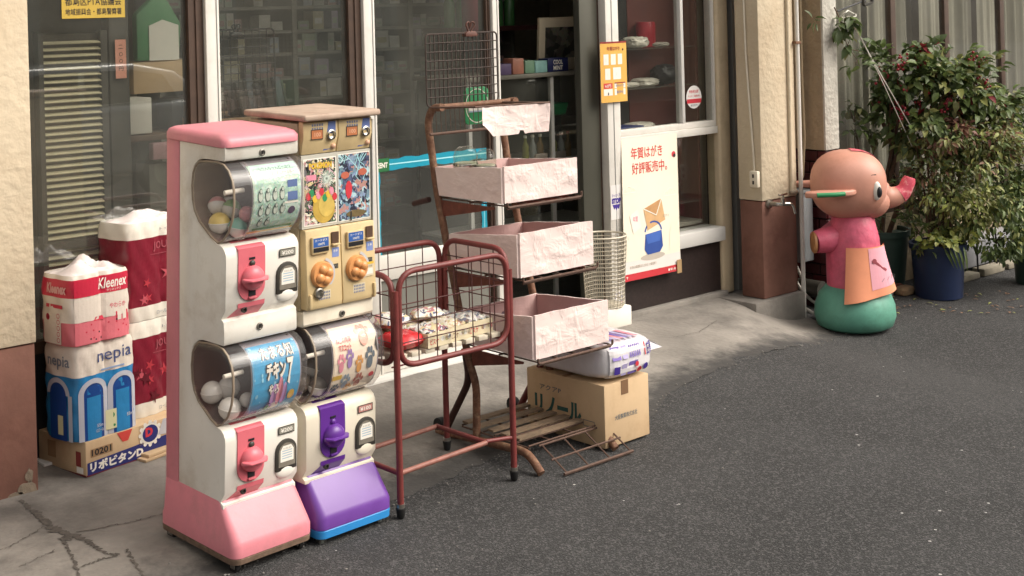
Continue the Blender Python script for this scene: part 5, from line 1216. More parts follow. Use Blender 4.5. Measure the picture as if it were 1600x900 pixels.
# orange cloth bib with a pink patch
M_ob = mat('orange_cloth', '#e29470', .8, .08, 8); M_pb = mat('pink_felt', '#e0a0ac', .85, .05, 10)
bib = thing('cloth_bib', 'orange cloth bib with a pink patch hung on the elephant statue', 'bib', (6.47, -.58, gh(6.5, -.6)), -41.8)
def bf(u, v, h, off=.0):
    t = R_(-118+112*u); flare = .162+.055*(1-v)**1.2+.012*math.sin(u*9+1)*(1-v)
    return ((flare+h+off)*math.cos(t)*1.0, (flare+h+off)*math.sin(t)*1.02, .210+.255*v-.04*(1-u)*(1-v)+.03*u*(1-v))
m_ = MB().grid(lambda u, v: bf(u, v, 0), 30, 14).grid(lambda u, v: bf(u, v, -.003), 30, 14); m_.build('cloth', M_ob, bib, smooth=60)
a = Art().rect(.38, .16, .96, .98, M_pb, 2, 12, 8)
a.line((.48, .70), (.68, .48), .05, mat('maroon_felt', '#8a3a44', .8, .05), 4).disc(.47, .72, .045, MATS['maroon_felt'], 5, .05)
for k in range(3): a.line((.55+k*.10, .28), (.60+k*.10, .34), .02, mat('faint_mauve_ink', '#b08a94', .8, 0), 4)
a.build('patch', lambda u, v, h: bf(u, v, h*1.5), bib)

# ------------------------------------------------------------------ pots and plants on the right
O = Vector((7.40, -.45, -.17))
def vp(r, z, d=0): q = O+RT*r+D*d; return Vector((q.x, q.y, O.z+z))
M_navyp = mat('navy_pot_plastic', '#1c2a4a', .42, .12, 6, dirt='#11182b', dscale=5, damt=.5); M_gpot = mat('dark_green_pot', '#2c4038', .5, .12); M_soil = mat('soil', '#2b2019', .95, .3, 30)
M_bark = mat('brown_stem', '#5a4636', .9, .25, 30, bump=.4, bscale=60)
def pot(name, c, r0, r1, h, m, label):
    z = gh(c[0], c[1]); t = thing(name, label, 'plant pot', (c[0], c[1], z))
    MB().lathe([(r0, 0), (r0+(r1-r0)*.92, h*.90), (r1*1.06, h*.90), (r1*1.07, h), (r1*.97, h), (r1*.95, h*.93)], 34).build('vessel', m, t, smooth=40)
    MB().lathe([(r1*.94, h*.86), (r1*.5, h*.90), (.004, h*.91)], 20, cap0=False).build('soil', M_soil, t, smooth=60)
    return t
pc = vp(.08, 0); pot('plant_pot', (pc.x, pc.y), .140, .160, .325, M_navyp, 'large round navy blue plant pot right of the elephant statue')
pg = vp(-.20, 0, .22); pot('plant_pot', (pg.x, pg.y), .13, .165, .36, M_gpot, 'dark green plant pot half hidden behind the statue')
pd_ = vp(-.235, 0, -.02); pot('plant_pot', (pd_.x, pd_.y), .03, .042, .13, mat('grey_plastic_pot', '#777a78', .5, .1), 'small grey plastic pot beside the statue bib')
ps = vp(.78, 0, .35); pot('plant_pot', (ps.x, ps.y), .10, .13, .40, M_gpot, 'dark pot at the far right edge under the leaves')
tag(blob(0, .13, 0, .09, 0, .06, .05, 3, ex=3).build('stone', mat('tan_stone', '#8d7458', .9, .2, 20, bump=.4, bscale=30), None, smooth=50), 'tan stone on the asphalt left of the navy pot', 'stone', loc=(vp(-.14, 0, -.05).x, vp(-.14, 0, -.05).y, gh(7.3, -.5)))
tag(MB().box(-.10, .10, -.05, .05, 0, .055).build('paving_brick', mat('old_brick', '#6e4234', .9, .2, 15), None, bevel=.006), 'loose reddish brick behind the statue base', 'brick', loc=(vp(-.22, 0, .1).x, vp(-.22, 0, .1).y, gh(7.2, -.4)), rz=-30)
pl = thing('planter_trough', 'low grey trough planter behind thin black stakes', 'planter', (7.78, -.34, gh(8, -.3)))
MB().box(0, 1.25, 0, .22, .04, .20).build('trough', mat('grey_trough', '#85868a', .6, .08), pl, bevel=.008)
for k in range(4): MB().box(.02+k*.31, .28+k*.31, -.10, -.01, -.005, .035+.01*(k % 2)).build('edging_stone', mat('pale_edging', '#8d8676', .9, .2, 12), pl, bevel=.01)
for k in range(5): tag(MB().tube([(7.86+k*.24, -.40, gh(8, -.4)), (7.87+k*.24, -.385, .30)], .006, 6).build('plant_stake', M_black, None, smooth=60), ['thin black stake nearest the navy pot', 'second black stake right of the navy pot', 'third black stake right of the navy pot', 'fourth black stake, near the right edge', 'last black stake at the right edge of the picture'][k], 'stake', 'stakes before the trough')
def leaf(mb_, p, d, n, L_, w, fold=.25):
    """pointed leaf: 6 faces-verts folded along the midrib"""
    d = d.normalized(); s = d.cross(n)
    if s.length < 1e-4: s = Vector((1, 0, 0))
    s.normalize(); n = s.cross(d)
    k = len(mb_.v); b1, b2, c = p+d*L_*.26+n*L_*.03, p+d*L_*.60+n*L_*.01, p+d*L_-n*L_*.16
    mb_.v += [tuple(p), tuple(b1+s*w*.42+n*w*fold), tuple(b2+s*w*.44+n*w*fold*.8), tuple(c), tuple(b2-s*w*.44+n*w*fold*.8), tuple(b1-s*w*.42+n*w*fold), tuple(b1), tuple(b2)]
    mb_.f += [(k, k+6, k+1), (k+6, k+7, k+2, k+1), (k+7, k+3, k+2), (k, k+5, k+6), (k+5, k+4, k+7, k+6), (k+4, k+3, k+7)]; mb_.mi += [mb_.cur]*6
def leafmat(name, col, tr=.25):
    m = mat(name, col, .5, .25, 25); N, K = m.node_tree.nodes, m.node_tree.links
    b = N['Principled BSDF']; o = [n for n in N if n.type == 'OUTPUT_MATERIAL'][0]; t = N.new('ShaderNodeBsdfTranslucent')
    K.new(b.inputs['Base Color'].links[0].from_socket, t.inputs[0]); mx = N.new('ShaderNodeMixShader'); mx.inputs[0].default_value = tr
    K.new(b.outputs[0], mx.inputs[1]); K.new(t.outputs[0], mx.inputs[2]); K.new(mx.outputs[0], o.inputs[0]); return m
LG = [leafmat('leaf_deep_green', (.075, .11, .035)), leafmat('leaf_mid_green', (.12, .17, .048)), leafmat('leaf_yellow_green', (.33, .35, .11)), leafmat('leaf_olive', (.22, .225, .085)),
      leafmat('leaf_bronze', (.25, .14, .085)), leafmat('leaf_russet', (.28, .12, .09)), leafmat('leaf_berry_red', (.22, .025, .03)), leafmat('leaf_lime', (.26, .30, .06))]
def plant(name, label, base, stems, clumps, cat='shrub', seed=1, stem_r=.008):
    """stems: list of polylines; clumps: (centre, radii, count, leaf length, width, {material: weight}, droop)"""
    rnd = random.Random(seed); t = thing(name, label, cat, base); b = Vector(base)
    sm_ = MB()
    for s in stems:
        P_ = [Vector(p)-b for p in s]; P2 = fillet(P_, .05, 4) if len(P_) > 2 else P_; n = len(P2)
        sm_.tube(P2, [stem_r*(1-.7*i/max(1, n-1)) for i in range(n)], 6)
    for (c, rd, cnt, L_, w, mw, dr) in clumps:
        for k in range(max(3, cnt//60)):
            d = Vector((rnd.gauss(0, 1), rnd.gauss(0, 1), rnd.gauss(0, 1))).normalized()
            e = Vector(c)+Vector((d.x*rd[0], d.y*rd[1], d.z*rd[2]))*.85-b; m0 = (Vector(c)-b)*.9+Vector((0, 0, -rd[2]*.3)); sm_.tube([m0, (m0+e)/2+Vector((0, 0, .02)), e], [stem_r*.45, stem_r*.3, stem_r*.15], 5)
    sm_.build('stems', M_bark, t, smooth=60)
    lm = MB()
    for (c, rd, cnt, L_, w, mw, dr) in clumps:
        ms = list(mw); ws = [mw[m] for m in ms]
        # several sub-centres give uneven outline and gaps
        subs = [Vector((rnd.uniform(-.8, .8), rnd.uniform(-.8, .8), rnd.uniform(-.8, .8))) for _ in range(max(4, cnt//38))]
        for i in range(int(cnt*1.3)):
            s0 = rnd.choice(subs); q = s0+Vector((rnd.gauss(0, .22), rnd.gauss(0, .22), rnd.gauss(0, .20)))
            p = Vector(c)+Vector((q.x*rd[0], q.y*rd[1], q.z*rd[2]))-b
            out = (q+Vector((rnd.gauss(0, .7), rnd.gauss(0, .7), rnd.gauss(0, .5)-dr))).normalized()
            n_ = (Vector((0, 0, 1))+Vector((rnd.gauss(0, .5), rnd.gauss(0, .5), 0))-D*.3).normalized()
            lm.cur = rnd.choices(ms, ws)[0]; f = rnd.uniform(.7, 1.4)
            leaf(lm, p, out, n_, L_*f, w*f)
    lm.build('foliage', LG, t, smooth=80)
    return t
def berries(t, pts, r, m, base):
    b = Vector(base); mb_ = MB(); rnd = random.Random(4)
    for p in pts:
        for k in range(9):
            q = Vector(p)-b+Vector((rnd.gauss(0, .016), rnd.gauss(0, .016), rnd.gauss(0, .022))); mb_.ball(q, r*rnd.uniform(.7, 1.2), 6, 4)
    mb_.build('berry_clusters', m, t, smooth=60)['kind'] = 'stuff'
# berry shrub growing from the green pot
bb = vp(-.20, .33, .22)
t = plant('berry_shrub', 'tall dark green shrub with red berry clusters above the elephant statue', bb,
    [[vp(-.20, .33, .22), vp(-.17, .7, .2), vp(-.10, 1.05, .15), vp(.0, 1.3, .1)], [vp(-.22, .33, .2), vp(-.13, .75, .2), vp(-.08, .95, .1), vp(-.2, 1.25, .1)], [vp(-.17, .33, .2), vp(-.1, .6, .1), vp(.1, .9, .1), vp(.25, 1.2, .05)], [vp(-.13, .9, .15), vp(-.22, 1.08, .1), vp(-.28, 1.18, .08)]],
    [(vp(-.10, 1.32, .10), (.20, .20, .18), 420, .062, .036, {0: 5, 1: 3, 6: .3}, .3), (vp(.14, 1.24, .05), (.25, .22, .22), 620, .062, .036, {0: 4, 1: 4, 3: 2, 2: 1, 6: .1}, .4),
     (vp(.34, 1.20, .06), (.17, .18, .17), 300, .060, .034, {0: 3, 1: 4, 2: 1.5, 6: .15}, .4), (vp(.05, 1.03, .05), (.22, .2, .16), 380, .062, .036, {0: 4, 1: 3, 2: 1, 3: 2}, .5), (vp(-.16, 1.12, .10), (.12, .14, .10), 130, .060, .034, {0: 4, 1: 2}, .3),
     (vp(.03, 1.50, .06), (.10, .1, .06), 60, .06, .032, {0: 4, 1: 2, 6: 1}, .1), (vp(.45, 1.08, .12), (.16, .16, .18), 200, .058, .030, {0: 3, 1: 3, 6: .2, 3: 2}, .4)], seed=3, stem_r=.016)
rnd = random.Random(8)
berries(t, [vp(rnd.uniform(-.28, .42), rnd.uniform(1.10, 1.46), rnd.uniform(-.08, .10)) for _ in range(26)], .0085, mat('red_berry', '#8c1f2c', .35, .15), bb)
# nandina in the navy pot
nbp = vp(.08, .30, 0)
stems = [[vp(.02+.02*k, .30, -.04+.03*(k % 3)), vp(.01+.028*k, .62, 0), vp(-.04+.06*k, .95, 0)] for k in range(7)]
plant('potted_shrub', 'leafy yellow green and bronze shrub growing in the navy blue pot', nbp, stems,
    [(vp(.16, .66, -.05), (.22, .2, .17), 620, .042, .017, {2: 4, 7: 2.5, 3: 3, 1: 2}, .5), (vp(.30, .50, -.02), (.18, .18, .14), 420, .040, .018, {2: 3, 1: 4, 3: 3, 7: 1}, .6), (vp(.02, .80, -.02), (.16, .18, .16), 420, .042, .016, {3: 4, 4: 2, 1: 3, 0: 2}, .4),
     (vp(.30, .86, -.05), (.24, .2, .16), 640, .042, .017, {3: 4, 2: 3, 4: 1.4, 1: 4}, .5), (vp(.10, 1.00, -.05), (.12, .14, .10), 190, .044, .018, {4: 4, 5: 1.5, 3: 4, 2: 2}, .6), (vp(.45, .95, -.03), (.22, .2, .16), 480, .042, .017, {4: 1.6, 5: 1, 3: 4, 2: 3, 1: 2}, .5),
     (vp(-.02, .62, .02), (.12, .14, .16), 240, .040, .014, {3: 4, 4: 3, 1: 2}, .5), (vp(.52, .66, .05), (.20, .2, .22), 460, .042, .018, {0: 3, 1: 5, 3: 2, 2: 1}, .5), (vp(.20, 1.02, -.10), (.10, .1, .07), 110, .046, .018, {5: 4, 4: 3}, .6), (vp(.46, .36, 0), (.18, .14, .12), 260, .038, .02, {1: 4, 0: 3, 2: 1}, .7),
     (vp(.08, .36, -.12), (.16, .08, .05), 120, .040, .030, {7: 3, 2: 3, 1: 2}, .3), (vp(-.02, .40, .0), (.14, .12, .10), 160, .036, .016, {1: 3, 0: 3, 3: 2}, .3)], seed=5, stem_r=.010)
pv_ = MB(); pv_.cur = 1
for k in range(5): leaf(pv_, vp(.06+.03*k, .33, -.17)-Vector(nbp), Vector((.3-.15*k, -.4, -1)), -D, .15, .016)
pv_.cur = 7
for k in range(26): q = vp(random.uniform(-.07, .26), random.uniform(.32, .37), -.15); leaf(pv_, q-Vector(nbp), Vector((random.uniform(-1, 1), random.uniform(-1, 1), .1)), Vector((0, 0, 1))-D, .045, .045)
o_ = pv_.build('rim_leaves', LG, None, smooth=80); o_.location = nbp; tag(o_, 'lime green clover leaves and grass hanging over the navy pot rim', 'plant')
fb = vp(.78, .36, .35)
plant('green_shrub', 'dark leafy shrub at the far right edge of the picture', fb, [[vp(.78, .36, .35), vp(.80, .8, .3), vp(.85, 1.1, .3)], [vp(.74, .36, .35), vp(.70, .7, .3), vp(.66, 1.0, .25)]],
    [(vp(.68, .80, .25), (.20, .2, .26), 420, .050, .022, {0: 5, 1: 3, 3: 1}, .5), (vp(.80, .50, .20), (.24, .2, .22), 420, .046, .022, {0: 5, 1: 2}, .5), (vp(.62, .42, .12), (.18, .16, .14), 240, .042, .020, {1: 4, 0: 3, 2: 1}, .6), (vp(.72, 1.12, .25), (.16, .16, .12), 110, .060, .022, {1: 3, 0: 3}, .4)], seed=9, stem_r=.012)
plant('thin_sapling', 'thin sapling with a few dark leaves left of the berry shrub', vp(-.28, .33, .2), [[vp(-.26, .33, .2), vp(-.33, .75, .15), vp(-.36, .95, .12)], [vp(-.32, .70, .15), vp(-.27, .86, .1), vp(-.24, .95, .1)], [vp(-.34, .80, .15), vp(-.38, .92, .12), vp(-.37, 1.17, .1)]],
    [(vp(-.36, 1.02, .12), (.07, .07, .06), 16, .068, .040, {0: 3, 1: 2}, .2), (vp(-.39, 1.15, .1), (.05, .05, .04), 9, .066, .040, {0: 3, 3: 2}, .4), (vp(-.27, .98, .1), (.07, .07, .06), 16, .060, .032, {0: 3, 1: 2}, .3), (vp(-.31, .60, .15), (.10, .1, .18), 90, .06, .012, {0: 3, 1: 3}, -.2)], 'plant', 13, .006)
# back fill plants near the window wall
plant('broad_leaf_plant', 'shadowed green plant between the statue and the window wall', vp(-.05, .2, .45), [[vp(-.05, .2, .45), vp(-.05, .6, .42)], [vp(.3, .1, .45), vp(.32, .6, .42)]],
    [(vp(-.08, .52, .42), (.24, .14, .24), 260, .055, .026, {0: 5, 1: 2}, .3), (vp(.30, .45, .40), (.30, .14, .30), 340, .055, .024, {0: 5, 1: 2, 3: 1}, .3)], 'plant', 17, .008)
# wall bracket with vine and a white string down to the shrub
br = thing('wall_bracket', 'small dark metal bracket on the stucco beside the curtain', 'bracket', (6.80, -.285, 1.575))
MB().tube([(0, 0, 0), (.16, -.05, .05), (.20, -.06, .055)], .006, 6).build('arm', M_black, br, smooth=60)
MB().tube(fillet([(.18, -.06, .03), (.27, -.06, .045), (.27, -.06, .10), (.18, -.06, .085)], .015, 4, True), .010, 6, True).build('ring_holder', M_dgrey, br, smooth=60)
plant('climbing_vine', 'few vine leaves hanging by the wall bracket', (6.78, -.33, 1.50), [[(6.75, -.30, 1.60), (6.78, -.33, 1.5), (6.80, -.34, 1.38), (6.90, -.35, 1.28)], [(6.80, -.33, 1.36), (6.95, -.36, 1.33)]],
    [((6.78, -.34, 1.52), (.05, .05, .07), 26, .075, .036, {0: 4, 1: 2}, .8), ((6.82, -.34, 1.38), (.05, .04, .06), 12, .070, .032, {0: 4, 3: 2}, .6), ((6.88, -.36, 1.26), (.06, .04, .04), 9, .075, .028, {0: 4, 1: 1}, .3), ((6.55, -.30, 1.53), (.05, .03, .02), 5, .06, .02, {0: 3}, .5)], 'vine', 19, .004)
sp_, ep_ = Vector((6.80, -.36, 1.545)), vp(-.02, .96, .02)
sg = thing('white_string', 'white string tied from the wall bracket down to the berry shrub', 'string', sp_)
M_str = mat('white_string', '#d8d4ca', .7, .05)
MB().tube([Vector((0, 0, 0)), (ep_-sp_)*.5+Vector((0, 0, -.006)), ep_-sp_], .0036, 5).build('strand', M_str, sg, smooth=60)
MB().tube([Vector((.008, -.01, 0)), (ep_-sp_)*.5+Vector((.0, 0, -.035)), ep_-sp_+Vector((-.03, .02, -.05))], .0026, 5).build('strand', M_str, sg, smooth=60)
MB().tube([Vector((.06*math.cos(t*.52), .02*math.sin(t), .012+.022*math.sin(t*.52))) for t in range(13)], .004, 5).build('bow', M_str, sg, smooth=60)
for k in range(3): MB().tube([Vector((-.02+.015*k, -.005, 0)), Vector((-.022+.02*k, -.01, -.09+.02*k))], .003, 5).build('loose_end', M_str, sg, smooth=60)

# ------------------------------------------------------------------ inside the shop
M_shelf = mat('grey_shelf_metal', '#7d7a6f', .6, .08, 4); M_shb = mat('grey_shelf_back', '#6b6960', .7, .08, 3)
sh = thing('medicine_shelf_unit', 'tall grey shelf unit along the back of the shop seen through the glass doors', 'shelf', (3.55, 1.80, 0))
MB().box(0, 2.55, .26, .30, 0, 2.3).build('back_panel', M_shb, sh)
SZ = [.14, .29, .44, .58, .72, .86, 1.01, 1.15, 1.28, 1.42, 1.55, 1.69, 1.83]
for z in SZ: MB().box(0, 2.55, 0, .26, z-.018, z).build('shelf_board', M_shelf, sh)
for k in range(4): MB().box(-.02+k*.85, .012+k*.85, -.012, .262, 0, 2.3).build('upright', M_shelf, sh)
rnd = random.Random(21)
PC = [mat('carton_%d' % i, c, .6, .15, 20) for i, c in enumerate(('#a9a69b', '#929083', '#88907f', '#9d9577', '#8f7570', '#848b92', '#b5b3aa', '#8c828c', '#7d8875'))]
cm = {}
cnt = 0
for zi, z in enumerate(SZ[:-1]):
    x = .03
    while x < 2.5:
        w = rnd.choice((.045, .06, .075, .10)); h = rnd.choice((.05, .07, .09, .105)); d = .10; mi = rnd.randrange(len(PC))
        if x % .85 > .76: x += .10; continue
        if rnd.random() < .80 and cnt < 250 and z > .40:
            key = (w, h, mi)
            if key not in cm:
                b_ = MB().box(0, w, 0, d, 0, h); b_.cur = 1; b_.box(w*.15, w*.85, -.0012, -.0004, h*.30, h*.62); cm[key] = b_.mesh('medicine_carton', [PC[mi], PC[(mi*5+3) % len(PC)]])
            o = bpy.data.objects.new('medicine_carton', cm[key]); COL.objects.link(o); o.location = (3.55+x, 1.815, z+.001)
            tag(o, 'small dim medicine carton on the shop back shelves', 'carton', 'cartons on the back shelves'); cnt += 1
        x += w+rnd.choice((.006, .01, .03))
# louvred cabinet door behind the left window
lv = thing('louvred_panel', 'cream louvred panel standing behind the left shop window', 'louvre', (2.185, .13, .44))
MB().box(-.02, .0, 0, .05, 0, 1.16).build('side_stile', M_dgrey, lv); MB().box(.235, .262, 0, .05, 0, 1.16).build('side_stile', M_dgrey, lv)
MB().box(.0, .235, .03, .045, 0, 1.15).build('backing', mat('dark_backing', '#3a342a', .8, .1), lv)
lm_ = MB().add([(0, 0, 0), (.233, 0, 0), (.233, .024, .009), (0, .024, .009), (0, .002, -.003), (.233, .002, -.003), (.233, .026, .006), (0, .026, .006)], [(0, 1, 2, 3), (4, 7, 6, 5), (0, 4, 5, 1), (3, 2, 6, 7), (0, 3, 7, 4), (1, 5, 6, 2)]).mesh('slat', mat('cream_slat', '#c9c0a2', .5, .1, 20))
for k in range(44):
    o = bpy.data.objects.new('slat', lm_); COL.objects.link(o); o.parent = lv; o.location = (.001, -.002, .03+k*.0252)
MB().box(-.02, .262, -.01, .05, .315, .345).build('middle_rail', M_dgrey, lv)
def simple(name, label, cat, m, x0, x1, y0, y1, z0, z1, bevel=.004, group=None):
    o = MB().box(-(x1-x0)/2, (x1-x0)/2, -(y1-y0)/2, (y1-y0)/2, 0, z1-z0).build(name, m, None, bevel=bevel); return tag(o, label, cat, group, ((x0+x1)/2, (y0+y1)/2, z0))
tg = tag(Art().rect(0, 0, .046, .155, mat('salmon_tag', '#c98a76', .6, .05), 0).text('二', .013, .118, .020, .016, M_ink, 1, .02).text('〇', .015, .088, .017, .017, M_ink, 1, .02).text('〇', .015, .060, .017, .017, M_ink, 1, .02).text('円', .013, .030, .020, .018, M_ink, 1, .02).build('price_tag', front(2.475, .118, 1.406)), 'salmon paper price tag beside the louvred panel', 'price tag')
simple('dark_post', 'dark upright post behind the left window beside the louvred panel', 'post', M_dgrey, 2.455, 2.54, .13, .20, .0, 2.2)
wd = thing('window_display_table', 'low dark display table just inside the left window', 'table', (2.50, .24, 0))
MB().box(0, 1.05, 0, .50, .80, .83).build('top', mat('dim_brown_top', '#6a5444', .6, .15, 8), wd)
for x, y in ((.02, .02), (1.0, .02), (.02, .45), (1.0, .45)): MB().box(x, x+.03, y, y+.03, 0, .80).build('leg', M_dgrey, wd)
gb = thing('shopping_bag', 'green and white paper bag hanging behind the left window', 'bag', (2.72, .42, 1.46))
MB().prism([(0, 0), (.20, 0), (.21, .16), (.15, .26), (.08, .27), (.0, .20)], 0, .05, 'y').build('bag_body', mat('dim_green', '#4f8a5a', .6, .1), gb, bevel=.01)
MB().prism([(.055, .0), (.195, 0), (.195, .15), (.12, .175), (.055, .15)], -.004, -.001, 'y').build('white_panel', M_paper, gb)
simple('brown_carton', 'brown printed carton behind the left window under the hanging bag', 'carton', M_card, 2.70, 3.02, .42, .60, 1.32, 1.455)
simple('storage_box', 'white storage box below the brown carton behind the left window', 'box', M_paper, 2.62, 2.72, .30, .45, 1.16, 1.31)
ib = simple('inner_shelf', 'narrow inner shelf holding cartons behind the left window', 'shelf', mat('dim_brown_top', '#6a5444'), 2.58, 3.05, .28, .64, 1.13, 1.155)
simple('black_bag', 'black zip bag on the inner shelf behind the left window', 'bag', M_black, 2.83, 3.02, .34, .50, 1.157, 1.30, .03)
simple('pink_pack', 'pale pink packet hanging below the inner shelf', 'packet', mat('pale_pink_pack', '#c9a0a4', .5, .15, 30), 2.70, 2.86, .26, .30, 1.05, 1.12)
simple('pink_pack', 'second pink packet, nearer the pink machine', 'packet', MATS['pale_pink_pack'], 2.87, 2.98, .24, .29, 1.02, 1.10)
simple('carton', 'grey carton on the display table behind the left window', 'carton', mat('dim_grey_carton', '#8c8a80', .6, .1), 2.70, 2.80, .30, .42, .832, 1.03)
bk = simple('picture_book', 'purple and green book standing on the display table', 'book', collage('book_cover', ['#4a3a7a', '#a9b84a', '#d8d2c8', '#2f2a5a', '#6a5a9a'], 18), 2.81, 2.95, .30, .33, .832, 1.06)
# wire grid with clip and spectacle stands in the middle pane
gi = thing('wire_grid_panel', 'black wire grid panel behind the middle glass pane', 'wire grid', (2.90, .14, 1.212))
gm = MB().tube(fillet([(0, 0, 0), (.325, 0, 0), (.325, 0, .372), (0, 0, .372)], .02, 4, True), .0038, 6, True)
for k in range(1, 9): gm.tube([(k*.036, 0, 0), (k*.036, 0, .372)], .0022, 4)
for k in range(1, 10): gm.tube([(0, -.003, k*.037), (.325, -.003, k*.037)], .0022, 4)
gm.build('wires', M_black, gi, smooth=60)
clip('bulldog_clip', (3.03, .13, 1.572), .055, 'black bulldog clip on the grid behind the middle pane', M_black)
cc = thing('window_counter', 'wooden counter top behind the middle glass pane', 'counter', (2.88, .10, 0))
MB().box(0, .64, 0, .42, 1.18, 1.21).build('top', mat('light_counter_wood', '#93765a', .5, .15, 8), cc); MB().box(.02, .62, .03, .40, 0, 1.178).build('cabinet', mat('dim_cabinet', '#5c5246', .7, .1), cc)
for k in range(6):
    t = thing('spectacle_case', 'upright dark case with a glossy edge, number of a row behind the tan machine' if False else ['dark leaning case nearest the grid corner behind the middle pane', 'second leaning case in the row behind the middle pane', 'third leaning case with a bright glossy edge', 'fourth leaning case, showing a small tan card', 'fifth leaning dark case above the wooden board', 'last leaning case at the right of the row'][k], 'case', (3.05+k*.047, .20, 1.211), 20, 0, 'leaning cases on the window counter')
    MB().loft([[(x, y, 0) for x, y in ((0, 0), (.05, 0), (.05, .03), (0, .03))], [(x-.045, y, .135+.012*(k % 3)) for x, y in ((0, 0), (.05, 0), (.05, .02), (0, .02))]]).build('case_body', [M_black, M_dgrey, mat('dim_slate', '#4f565c', .3, .1)][k % 3], t, bevel=.006)
    MB().loft([[(x, y, .02) for x, y in ((.046, -.004), (.056, -.004), (.056, .004), (.046, .004))], [(x-.042, y, .13+.012*(k % 3)) for x, y in ((.046, -.004), (.056, -.004), (.056, .004), (.046, .004))]]).build('glossy_edge', M_chrome, t)
# showcase inside the doorway
sc = thing('glass_showcase', 'glass showcase counter standing inside the open doorway', 'showcase', (4.62, .50, 0))
for x in (0, .595, 1.05):
    MB().box(x, x+.022, 0, .022, .0, 1.26).build('post', M_alu, sc)
MB().box(-.02, 1.10, -.02, .45, 1.262, 1.285).build('top', mat('dim_top', '#6e6a60', .5, .1), sc, bevel=.003)
for z in (.42, .79, 1.03): MB().box(.0, 1.07, .025, .42, z, z+.012).build('shelf_board', M_alu if z < 1 else M_glass, sc)
MB().box(0, 1.07, .0, .42, .0, .05).build('plinth', M_dgrey, sc); MB().box(0, 1.07, .42, .435, .05, 1.26).build('back_panel', M_dgrey, sc)
MB().box(.024, .594, .006, .010, .05, 1.26).build('pane', M_glass, sc); MB().box(.619, 1.05, .006, .010, .05, 1.26).build('pane', M_glass, sc)
cmn = thing('mint_sweet_box', 'navy box lettered COOL MINT on top of the showcase', 'box', (5.20, .50, 1.286)); MB().box(0, .155, 0, .08, 0, .075).build('carton', mat('deep_navy_box', '#1c2352', .4, .06), cmn, bevel=.002)
Art().text('COOL', .040, .040, .072, .026, M_paper, 0, .03).text('MINT', .040, .009, .072, .024, M_paper, 0, .03).build('lettering', front(0, -.0008, 0), cmn)
fp = thing('framed_picture', 'cream framed dark landscape picture leaning on the showcase', 'picture', (5.22, .60, 1.286), 0, 4)
MB().box(0, .32, 0, .02, 0, .30).build('frame', mat('cream_mount', '#c9bba2', .6, .06), fp, bevel=.003); MB().box(.045, .275, -.002, -.0005, .07, .245).build('picture', collage('dark_landscape', ['#3a3a30', '#4f4a3c', '#2a2a26', '#6a6350', '#45463a'], 24), fp)
for k, (x0, x1, z1, c, lab) in enumerate(((4.84, 4.93, .06, '#5a4a6a', 'plum coloured packet at the left of the showcase top'), (4.94, 5.02, .085, '#a06a58', 'orange brown packet on the showcase top'), (5.03, 5.10, .07, '#6a8a72', 'green packet on the showcase top'), (5.105, 5.195, .065, '#7fa8a4', 'pale teal carton beside the navy box'))):
    simple('sweet_packet', lab, 'packet', mat('packet_%d' % k, c, .5, .15, 20), x0, x1, .50, .58, 1.286, 1.286+z1, .004, 'packets on the showcase')
gt = thing('green_tray', 'bright green plastic tray inside the showcase', 'tray', (5.245, .55, 1.043)); MB().loft([[(x, y, 0) for x, y in rr(.01, .15, .01, .19, .02)], [(x, y, .06) for x, y in rr(0, .165, 0, .20, .025)]]).build('tub', mat('bright_green_plastic', '#2fae70', .4, .06), gt, smooth=40)
for k in range(6):
    x = 5.05+k*.055+(.05 if k > 2 else 0); t = thing('small_bottle', ['olive oil coloured bottle left of the showcase post', 'clear bottle left of the showcase post', 'amber bottle in the left half of the showcase', 'clear bottle right of the showcase post', 'second clear bottle right of the showcase post', 'red capped bottle at the right of the showcase'][k], 'bottle', (x+.02, .56, .803), 0, 0, 'bottles in the showcase')
    MB().lathe([(.018, 0), (.019, .08), (.008, .105), (.008, .125)], 12).build('bottle_body', mat('bottle_%d' % (k % 3), ('#9a9a4a', '#a9adb0', '#8a6a3a')[k % 3], .2, .1), t, smooth=40); MB().lathe([(.010, .126), (.010, .14)], 10).build('cap', M_paper if k < 5 else M_red, t)
for k in range(2): simple('white_label_box', ['white and red box at the left foot of the showcase post', 'white and red box at the right foot of the showcase post'][k], 'box', mat('white_red_box', '#d2c0b8', .5, .1, 10), 5.12+k*.14, 5.21+k*.14, .53, .55, .803, .838, .002)
bsf = thing('wall_shelf', 'dark wall shelf with green bottles high inside the doorway', 'shelf', (5.35, 1.55, 1.50)); MB().box(0, .75, 0, .25, 0, .03).build('shelf_board', mat('dim_red_wood', '#4a2420', .6, .1), bsf)
for k in range(6):
    t = thing('green_bottle', ['leftmost dim green bottle on the high shelf inside the doorway', 'second green bottle from the left on the high shelf', 'third green bottle from the left on the high shelf', 'fourth green bottle from the left on the high shelf', 'fifth green bottle from the left on the high shelf', 'rightmost dim green bottle on the high shelf'][k], 'bottle', (5.42+k*.10, 1.62, 1.531), 0, 0, 'green bottles on the high shelf'); MB().lathe([(.035, 0), (.036, .15), (.012, .20), (.012, .24)], 12).build('bottle_body', mat('dim_bottle_green', '#4a7a48', .25, .1), t, smooth=40)
ln = tag(MB().lathe([(.07, 0), (.085, .03), (.085, .22), (.07, .25)], 20).build('red_lantern', mat('dim_red_lantern', '#8a1f34', .5, .1), None, smooth=40), 'dark red round container hanging inside beside the doorway', 'lantern', loc=(4.95, .80, 1.50))
